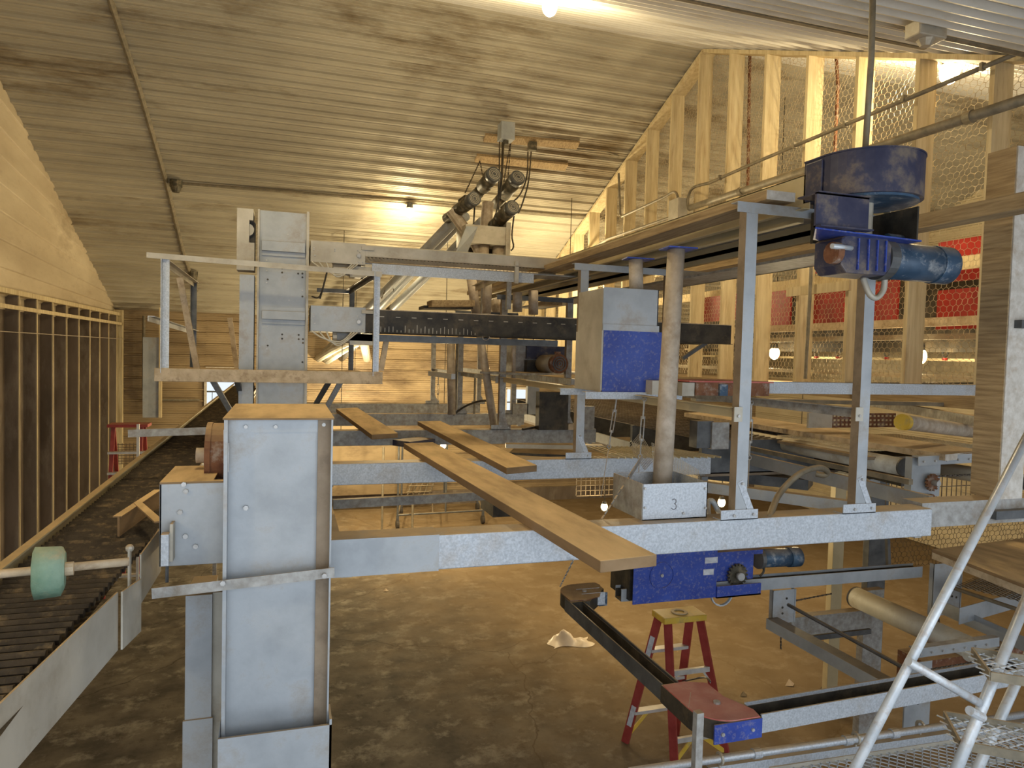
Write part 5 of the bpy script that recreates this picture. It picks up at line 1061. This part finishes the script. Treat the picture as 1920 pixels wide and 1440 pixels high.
# ================================================================== ROOM BEHIND THE STUDS
def redpanel(x0, y0, x1, y1, X, lab, m_='red'):
    a, b2 = P(x0, y0, X=X), P(x1, y1, X=X); o_ = (MB().box((X, min(a.y, b2.y), min(a.z, b2.z)), (X+.03, max(a.y, b2.y), max(a.z, b2.z))).build('red_panel', m_, PARTN)); return o_
PARTN = one(MB().box((6.9, 2.5, 3.66), (6.95, 11.0, 4.62)), 'dark_partition', 'black', 'dark partition with red panels behind the stud wall', 'partition')
xs_ = [(1372, 468, 1424, 510, 6.6, 'small red panel behind the studs, upper row leftmost'), (1446, 448, 1482, 500, 6.6, 'red panel behind the studs, upper row between two studs'), (1510, 450, 1580, 505, 6.6, 'red panel behind the studs left of the gearbox, upper row'),
       (1760, 455, 1845, 522, 6.6, 'red panel behind the chicken wire right of the motor'),
       (1305, 560, 1380, 600, 6.2, 'dark red panel behind the hanging pipe, lower row'), (1442, 548, 1480, 612, 6.4, 'dark red panel, lower row below the small timber brace'), (1500, 548, 1580, 610, 6.4, 'dark red panel, lower row right of the vertical conduit'),
       (1630, 530, 1680, 612, 6.4, 'red panel, lower row right of the tall post'), (1758, 545, 1850, 615, 6.4, 'red panel, lower row under the chicken wire')]
for a in xs_: redpanel(*a)
g = MB(); X = 6.75; a, b2 = P(1290, 520, X=X), P(1925, 610, X=X)
for i, (yl, yr, X, h_, m_, lab) in enumerate(((448, 442, 6.55, .06, 'stud', 'top shelf timber behind the studs above the red panels'), (512, 530, 6.5, .13, 'stud', 'pale timber behind the wire between the rows of red panels'), (600, 622, 6.35, .09, 'wood', 'timber rail below the lower red panels'), (628, 642, 6.6, .06, 'cream', 'pale rail above the glowing lower cage row'), (700, 700, 6.6, .05, 'cream', 'pale rail low behind the stud feet'), (668, 676, 7.4, .03, 'yellow_pan', 'thin water line behind the glowing cages'), (655, 655, 7.4, .03, 'wood', 'thin dark line above the glowing cages'))):
    z = P(1600, (yl+yr)/2, X=X).z
    one(MB().bar((X-.06, 2.4, z), (X-.06, 12.0, z), .05, h_), 'shelf_timber', m_, lab, 'timber')
rng = random.Random(2)
for k in range(16):
    y = 4.2+.42*k; z = P(1600, 655, X=7.3).z; q = V((7.3, y, z-.1)); t = thing('water_cup', 'small red and white water cup hanging on the line behind the studs', 'water cup', q, 'water cups behind the studs')
    MB().cyl(q+V((0, 0, -.03)), q, .03, 8).build('cup', 'red', t); MB().ring(q+V((0, -.008, .05)), q+V((0, .008, .05)), .045, .035, 10).build('hanger_loop', 'dark', t)
one(MB().box((7.9, 2.4, 3.25), (7.93, 12, 3.95)), 'cage_backing', 'conduit', 'tan sheet behind the glowing cage row', 'sheet')
one(MB().box((5.3, 2.4, 3.17), (7.95, 12.0, 3.22)), 'upper_floor', 'wood', 'boarded floor strip of the cage row behind the studs', 'floor strip')
# small timber brace across two studs, conduit
a, b2 = P(1472, 548, X=4.9), P(1575, 535, X=4.9); one(MB().bar(V((4.93, a.y, a.z)), V((4.93, b2.y-.1, a.z-.0)), .035, .09), 'timber_brace', 'stud', 'short timber nailed level across two studs', 'timber')
one(MB().tube([P(1523, 470, X=4.85), P(1510, 710, X=4.85)], .018, 8), 'wall_conduit', 'conduit', 'slim vertical conduit in front of the lower studs', 'conduit')
one(MB().tube([P(1406, 97, X=5.3), P(1402, 360, X=5.3)], .02, 6), 'hanging_rod', 'rust', 'rusty vertical rod behind the wire near the ridge', 'rod')
one(MB().tube([P(1568, 108, X=5.5), P(1571, 160, X=5.5), P(1565, 290, X=5.5)], .02, 6), 'hanging_rod', 'rust', 'rusty bent rod behind the wire right of the ridge', 'rod')
g = MB()
a = P(1340, 640, X=6.0)
one(MB().bar(P(1280, 672, Y=5.4), P(1325, 642, Y=5.4), .03, .03), 'diagonal_strut', 'dark', 'dark diagonal strut behind the cream pipe', 'strut')
# ================================================================== RIGHT HAND CAGE EQUIPMENT (between beam and studs)
def boxpx(p, q, Y, dy, nm, m_, label, cat, **k):
    a, b2 = P(*p, Y=Y), P(*q, Y=Y); return one(MB().box((a.x, Y, b2.z), (b2.x, Y+dy, a.z)), nm, m_, label, cat, **k)
t = thing('feed_trough', 'pale upper feed trough running level from the brown corner unit toward the white post', 'feed trough', (3.6, 3.5, 3.3))
a, b2 = P(1436, 716, Y=3.5), P(1862, 742, Y=3.5); MB().box((a.x, 3.5, b2.z), (b2.x, 3.505, a.z)).build('front_side', 'galv', t); MB().box((a.x, 3.6, b2.z), (b2.x, 3.605, a.z)).build('back_side', 'galvd', t); MB().box((a.x, 3.505, b2.z), (b2.x, 3.6, b2.z+.02)).build('feed_chain', 'black', t)
MB().box((b2.x-.12, 3.495, b2.z), (b2.x, 3.5, a.z)).build('splice_plate', 'grey', t)
t = thing('corner_wheel_unit', 'brown rusted corner unit at the left end of the pale upper trough', 'corner unit', (2.6, 3.5, 3.3))
a, b2 = P(1300, 716, Y=3.5), P(1436, 742, Y=3.5); MB().box((a.x, 3.47, b2.z), (b2.x, 3.75, a.z)).build('unit_body', 'rust', t); MB().box((a.x-.05, 3.46, a.z), (b2.x+.02, 3.77, a.z+.008)).build('cover_plate', 'redplate', t); MB().box((P(1349, 730, Y=3.46).x, 3.455, b2.z), (P(1364, 730, Y=3.46).x, 3.47, a.z-.01)).build('blue_patch', 'bmotor', t)
one(MB().box((P(1276, 716, Y=3.5).x, 3.48, P(1276, 742, Y=3.5).z), (P(1299, 716, Y=3.5).x, 3.7, P(1276, 717, Y=3.5).z)), 'trough_end', 'cream', 'tan block at the left of the brown corner unit', 'block')
def rail3(p, q, z, wdt, h_, nm, m_, label, cat='rail'):
    a, b2 = P(*p, Z=z), P(*q, Z=z); return one(MB().bar(a, b2, wdt, h_), nm, m_, label, cat)
rail3((1620, 752), (1892, 800), 3.12, .05, .07, 'slotted_angle', 'galvd', 'long dusty slotted angle below the upper trough on the right')
rail3((1290, 720), (1880, 718), 3.32, .04, .02, 'flat_bar', 'dark', 'dark flat bar just above the upper trough')
rail3((1300, 748), (1890, 760), 3.2, .12, .03, 'flat_bar', 'conduit', 'dusty flat bar just below the upper trough')
t = thing('wooden_plank', 'long plank with pale sawn end beside the yellow capped roller at the right', 'plank', P(1600, 815, Z=2.96))
q = [P(1772, 852, Z=2.96)+V((0, 3.0, 0)), P(1850, 845, Z=2.96)+V((0, 3.0, 0)), P(1850, 845, Z=2.96), P(1772, 852, Z=2.96)]
MB().plate(q, (0, 0, -.04)).build('board', 'wood', t); MB().plate([q[3]+V((0, -.003, 0)), q[2]+V((0, -.003, 0)), q[2], q[3]], (0, 0, -.04)).build('sawn_end', 'whitewood', t)
roll(P(1722, 880, Z=2.84)+V((-.02, 1.75, 0)), P(1722, 880, Z=2.84)+V((-.02, .1, 0)), .058, 'long white belt roll just under the right-hand plank')
roll(P(1697, 792, Y=3.62), P(1925, 822, Y=4.35), .050, 'tan perforated roller with a yellow end cap on the right', 'pvc', 'yellow')
# perforated belt
g = MB(); a = P(1540, 790, Y=4.3); b2 = P(1680, 780, Y=4.3)
g.box((P(1540, 775, Y=4.4).x, 4.4, P(1540, 802, Y=4.4).z), (P(1680, 775, Y=4.4).x, 4.41, P(1540, 775, Y=4.4).z)); pb2 = one(g, 'perforated_belt', 'rust', 'dark perforated egg belt left of the yellow capped roller', 'belt')
g = MB()
for i in range(16):
    for j in range(3): c = P(1565+i*7.5, 780+j*8, Y=4.395); g.box(c-V((.009, 0, .007)), c+V((.009, .003, .007)))
g.build('belt_holes', 'stud', pb2)
boxpx((1517, 774), (1560, 802), 4.38, .02, 'belt_end_plate', 'cream', 'tan end plate at the left of the perforated belt', 'plate')
rail3((1394, 858), (1745, 944), 2.76, .03, .085, 'angle_beam', 'grey', 'grey angle beam running down to the sprocket plate', 'beam')
rail3((1394, 838), (1708, 904), 2.85, .03, .03, 'steel_rod', 'conduit', 'dusty rod above the grey angle beam', 'rod')
rail3((1285, 800), (1720, 905), 2.70, .25, .05, 'frame_rail', 'black', 'wide black rail in shade under the right-hand plank')
rail3((1290, 908), (1600, 950), 2.74, .06, .06, 'frame_rail', 'grey', 'bluish grey rail between the two nearest posts just above the beam')
rail3((1330, 885), (1520, 905), 2.55, .3, .08, 'frame_rail', 'dark', 'dark deep channel behind the nearest post')
rail3((1240, 765), (1640, 905), 2.62, .08, .05, 'frame_rail', 'galvd', 'lower dusty rail crossing behind the cream pipe')
boxpx((1336, 792), (1366, 842), 4.3, .06, 'bracket_plate', 'galvd', 'grey bracket plate behind the nearest post, left side', 'bracket', group='vertical bracket plates')
boxpx((1308, 790), (1336, 840), 4.32, .1, 'dark_drum', 'dark', 'dark curved housing beside the grey bracket plate behind the nearest post', 'housing')
boxpx((1092, 762), (1114, 806), 6.26, .06, 'bracket_plate', 'galvd', 'pale bracket plate on the third beam end behind the second post', 'bracket', group='vertical bracket plates')
# sprocket plate
PYs = 3.4; a, b2 = P(1711, 858, Y=PYs), P(1760, 948, Y=PYs)
t = thing('sprocket_plate', 'galvanized bearing plate with rusty sprocket and chain near the white post', 'bearing plate', ((a.x+b2.x)/2, PYs, b2.z))
g = MB(); g.box((a.x, PYs, b2.z+.06), (b2.x, PYs+.005, a.z)); g.box((a.x-.002, PYs-.002, b2.z), (a.x+.015, PYs+.05, a.z)); g.build('plate', 'grey', t)
c = P(1750, 905, Y=PYs-.03); g = MB(); g.cyl(c, c+V((0, .015, 0)), .045, 20)
for k in range(14): an = 2*math.pi*k/14; g.cyl(c+V((math.cos(an)*.05, 0, math.sin(an)*.05)), c+V((math.cos(an)*.05, .014, math.sin(an)*.05)), .007, 6)
g.build('sprocket', 'rust', t); MB().cyl(c-V((0, .04, 0)), c, .018, 12).build('shaft', 'zinc', t); c2 = P(1748, 935, Y=PYs-.03); MB().cyl(c2, c2+V((0, .015, 0)), .028, 14).build('idler_sprocket', 'rust', t)
MB().box((c2.x-.02, PYs-.01, c2.z-.035), (c2.x+.14, PYs+.02, c2.z-.015)).build('base_lug', 'galvd', t)
chainrun(P(1752, 893, Y=PYs-.02), P(1880, 888, Y=PYs-.02), 'chain running level from the rusty sprocket to behind the white post')
# white trough/belt under bolted angle
roll(P(1765, 880, Z=2.80), P(1925, 905, Z=2.80), .05, 'short white belt roll right of the rusty sprocket')
# tall wire panel below
g = MB(); grid(g, P(1660, 952, Y=4.6), (1, 0, 0), (0, 0, 1), 1.0, .32, .055, .16, .003); one(g, 'wire_fence', 'wired', 'black wire panel below the beam left of the white post', 'wire panel')
g = MB(); grid(g, P(1080, 930, Y=8.8), (1, 0, 0), (0, 0, 1), .62, .28, .07, .07, .004); one(g, 'wire_fence', 'wired', 'rusty wire panel low behind the number box', 'wire panel')
boxpx((1165, 880), (1400, 905), 10.8, .06, 'wall_board', 'stud', 'tan boards far below the beams behind the number box', 'board')
# gooseneck hose
one(MB().tube(curve([P(1441, 974, Y=2.66), P(1462, 925, Y=2.95), P(1500, 888, Y=3.0), P(1535, 877, Y=3.05), P(1551, 884, Y=3.1), P(1545, 891, Y=3.12), P(1530, 888, Y=3.15)], 6), .016, 10), 'flex_hose', 'conduit', 'grey curved hose rising from the beam between the two nearest posts', 'hose', smooth=True)
one(MB().tube(curve([P(1329, 978, Y=2.69), P(1327, 945, Y=3.1), P(1336, 940, Y=3.1), P(1350, 965, Y=3.05), P(1356, 977, Y=2.69)], 6), .014, 10), 'flex_hose', 'tubew', 'short pale curved hose at the right side of the number box', 'hose', smooth=True)
one(MB().bar(P(1383, 780, Y=4.4), P(1383, 760, Y=4.4), .03, .03, (0, 1, 0)), 'hook', 'dark', 'small dark hook behind the nearest post', 'hook')
# platform grate on second beam
g = MB(); a = P(1110, 850, Z=2.82)
for k in range(16): p = P(1102+k*9, 838, Z=2.84); g.bar(p, p+V((-.02+.012*k, -.55, 0)), .01, .012)
g.bar(P(1140, 852, Z=2.83), P(1216, 852, Z=2.83), .03, .02); one(g, 'floor_grate', 'yellow_pan', 'small slatted grate between the second and third beams', 'grate')
# ================================================================== MID-DISTANCE MACHINE (red motor)
t = thing('feed_machine', 'grey and dark blue feed machine behind the left post', 'machine', P(1015, 700, Y=6.6))
a, b2 = P(968, 632, Y=6.7), P(986, 700, Y=6.7); MB().box((a.x, 6.7, b2.z), (P(1068, 640, Y=6.7).x, 7.1, P(1000, 648, Y=6.7).z)).build('casing', 'galvd', t)
MB().box((P(987, 650, Y=6.68).x, 6.66, P(987, 673, Y=6.68).z), (P(1062, 650, Y=6.68).x, 6.7, P(987, 648, Y=6.68).z)).build('blue_panel', 'navy', t)
MB().box((P(990, 650, Y=6.6).x, 6.62, P(987, 701, Y=6.6).z), (P(1062, 650, Y=6.6).x, 6.7, P(987, 675, Y=6.6).z)).build('dark_opening', 'black', t)
t = thing('red_motor', 'dark red electric motor with round fan grille sitting on the distant shelf', 'motor', P(1040, 700, Y=6.4))
a, b2 = P(1022, 682, Y=6.55), P(1045, 682, Y=6.25); ax = (b2-a).normalized()
MB().cyl(a-ax*.04, b2, .088, 20).build('motor_body', 'cream', t, smooth=True); MB().cyl(b2-ax*.01, b2+ax*.05, .092, 20).build('fan_cover', 'rust', t, smooth=True)
g = MB()
for k in (.25, .5, .75): g.ring(b2+ax*.05, b2+ax*.056, .092*k, .092*(k-.1), 18)
g.build('fan_grille', 'dark', t); MB().cyl(b2+V((0, 0, .07)), b2+V((0, 0, .115)), .03, 12).build('terminal_box', 'rust', t)
for (p, q, z, w_, h_, m_, lab) in (((858, 692), (1075, 716), 3.29, .04, .05, 'galvd', 'grey shelf edge below the red motor'), ((942, 700), (1068, 698), 3.33, .5, .02, 'galvd', 'shelf sheet carrying the red motor'), ((806, 700), (850, 706), 3.28, .04, .05, 'galv', 'short rail between the far vertical pipe and post')):
    rail3(p, q, z, w_, h_, 'shelf_rail', m_, lab)
boxpx((962, 757), (990, 777), 7.96, .1, 'grey_cabinet', 'galvd', 'grey cabinet block near the right bright window', 'cabinet')
boxpx((990, 712), (1010, 777), 7.96, .06, 'grey_plate', 'grey', 'pale grey plate right of the small bright window', 'plate')
boxpx((1012, 735), (1064, 806), 6.25, .1, 'dark_machine', 'black', 'dark machinery block behind the second post', 'machine')
# rails on the second and third beam level
rail3((948, 835), (1130, 838), 2.82, .10, .03, 'light_rail', 'cream', 'pale flat rail behind the second beam')
rail3((960, 846), (1090, 852), 2.72, .3, .02, 'dark_sheet', 'black', 'dark sheet below the pale flat rail')
rail3((752, 832), (800, 826), 2.72, .2, .05, 'blue_sheet', 'navy', 'dark blue piece between the two front planks', 'sheet')
rail3((624, 945), (930, 928), 2.05, .06, .085, 'lower_rail', 'galvd', 'long dusty galvanized rail low between elevator casing and planks')
boxpx((925, 930), (970, 968), 7.3, .5, 'drive_unit', 'black', 'small dark drive unit at the right end of the low dusty rail', 'drive unit')
for (px, a, Y, zb_, r, lab) in ((719, 838, P(719, 992, Z=0).y, 0, .022, 'thin vertical rod under the third beam left of the floor cart'), (774, 940, P(774, 994, Z=0).y, 0, .024, 'thin vertical rod in front of the floor cart casters'),
                               (857, 632, 8.02, BT, .012, 'thin black rod standing beside the thick far pipe'), (891, 700, 8.02, BT, .012, 'thin vertical rod left of the leaning pipe on the fourth beam')):
    q = P(px, a, Y=Y); one(MB().cyl((q.x, Y, zb_), q, r, 6), 'steel_rod', 'conduit', lab, 'rod')
one(MB().tube(curve([P(850, 778, Y=8.0), P(872, 762, Y=7.9), P(900, 752, Y=7.4), P(925, 752, Y=7.4)], 5), .012, 6), 'flex_hose', 'cord', 'black curved hose on the third beam near the leaning pipe', 'hose')
one(MB().box((.5, 15.6, .35), (2.9, 15.75, 1.9)), 'wall_board', 'wallb', 'brown boards low on the back wall behind the floor cart', 'board')
# ================================================================== FLOOR CART
t = thing('floor_cart', 'dark tubular cart on casters standing on the far bright floor', 'cart', P(820, 985, Z=0))
f = [P(745, 992, Z=0), P(905, 982, Z=0), P(895, 958, Z=0), P(752, 965, Z=0)]
up = V((0, 0, .28)); g = MB(); q = [x_+up for x_ in f]
for i in range(4): g.tube([q[i], q[(i+1) % 4]], .022, 8)
g.tube([q[0]*.6+q[1]*.4, q[3]*.6+q[2]*.4], .018, 8); g.build('base_frame', 'dark', t)
hh_ = V((0, 0, 1.5)); g = MB()
for i, k in ((0, 1.0), (3, 1.0), (1, .6), (2, .6)): g.tube([q[i], q[i]+hh_*k], .022, 8)
m1 = q[0]*.45+q[1]*.55; m2 = q[3]*.45+q[2]*.55; g.tube([m1, m1+hh_], .02, 8); g.tube([m2, m2+hh_], .02, 8); g.tube([q[0]+hh_, m1+hh_], .02, 8); g.tube([q[3]+hh_, m2+hh_], .02, 8); g.tube([q[0]+hh_, q[3]+hh_], .02, 8); g.build('uprights', 'dark', t)
for i in range(4):
    c = f[i]+V((0, 0, .09)); MB().cyl(c-V((.03, 0, 0)), c+V((.03, 0, 0)), .085, 14).build('caster', 'rubber', t); MB().bar(c, q[i], .05, .04, (0, 1, 0)).build('caster_fork', 'dark', t)
g = MB(); s0, s1 = q[0]+V((-.1, 0, .5)), q[0]+V((.6, .3, .2)); 
for k in range(5): a = q[3]+V((.1+.12*k, 0, .05)); g.tube([a, a+V((.25, .0, .75))], .014, 6)
for k in range(6): a = q[3]+V((.05+.05*k, -.02, .08+.13*k)); g.tube([a, a+V((.55, 0, .0))], .012, 6)
g.build('rack_ladder', 'conduit', t)
# small things
one(MB().tube(curve([P(980, 805, Z=2.812), P(1010, 800, Z=2.812), P(1045, 803, Z=2.812)], 4), .012, 6), 'flex_hose', 'cord', 'black hose lying on the third beam near the dark machinery', 'hose')
boxpx((1066, 795), (1088, 806), 6.25, .08, 'wood_block', 'wood', 'small wooden block on the third beam end', 'block')

# dark cage floors between the platform and the stud wall
t = thing('cage_floor', 'dark slatted cage floor in shade between the platform frames and the stud wall', 'cage floor', (3.9, 6.5, 2.9))
MB().box((3.05, 4.7, 2.60), (4.85, 9.5, 2.63)).build('manure_board', 'brown', t)
g = MB(); g.box((3.05, 4.7, 2.63), (3.08, 9.5, 2.72)); g.build('edge_angle', 'dark', t); g = MB(); g.box((4.82, 4.7, 2.63), (4.85, 9.5, 2.72)); g.build('edge_angle', 'dark', t)
g = MB(); grid(g, (3.08, 4.7, 2.88), (1, 0, 0), (0, 1, 0), 1.74, 4.8, .075, .075, .003); g.build('wire_floor', 'wired', t)
for k in range(5): MB().box((3.05, 4.7+1.15*k, 2.62), (4.85, 4.74+1.15*k, 2.88)).build('cross_rail', 'dark', t)
t = thing('cage_floor', 'tan wire cage floor close behind the long right-hand plank', 'cage floor', (4.4, 4.2, 2.9))
MB().box((3.7, 3.75, 2.86), (4.93, 4.65, 2.88)).build('manure_board', 'brown', t)
g = MB(); grid(g, (3.7, 3.75, 2.92), (1, 0, 0), (0, 1, 0), 1.2, .9, .03, .03, .002); g.build('wire_floor', 'stud', t)

# small frame and boards under the long conveyor, mid distance
t = thing('small_frame', 'small grey angle frame right of the drop box pipes between the two cross conveyors', 'frame', P(930, 590, Y=6.1))
a, b2 = P(957, 507, Y=5.85), P(892, 536, Y=6.9); MB().ang(a, b2, .04, .05, .004, -1, -1).build('top_bar', 'cream', t)
for q in (a*.93+b2*.07, a*.2+b2*.8): MB().ang(q, V((q.x, q.y, 3.9)), .04, .04, .004, -1, -1, (0, -1, 0)).build('post', 'galvd', t)
one(MB().bar(P(805, 570, Y=6.7), P(884, 570, Y=6.7), .25, .06), 'loose_board', 'orangewood', 'brown board edge seen just above the black cross conveyor', 'board')
one(MB().bar(P(790, 577, Y=6.9), P(880, 578, Y=6.9), .3, .03), 'dark_tray', 'black', 'dark tray under the brown board above the black cross conveyor', 'tray')
one(MB().bar(P(1014, 569, Y=6.9), P(1046, 570, Y=6.9), .25, .04), 'loose_board', 'orangewood', 'short brown board left of the second post above the black cross conveyor', 'board')
q = P(968, 505, Y=5.26); one(MB().box((q.x-.015, 5.24, q.z-.11), (q.x+.015, 5.262, q.z+.06)), 'hanger_strap', 'cream', 'small strap hanging over the upper cross conveyor rail', 'strap')
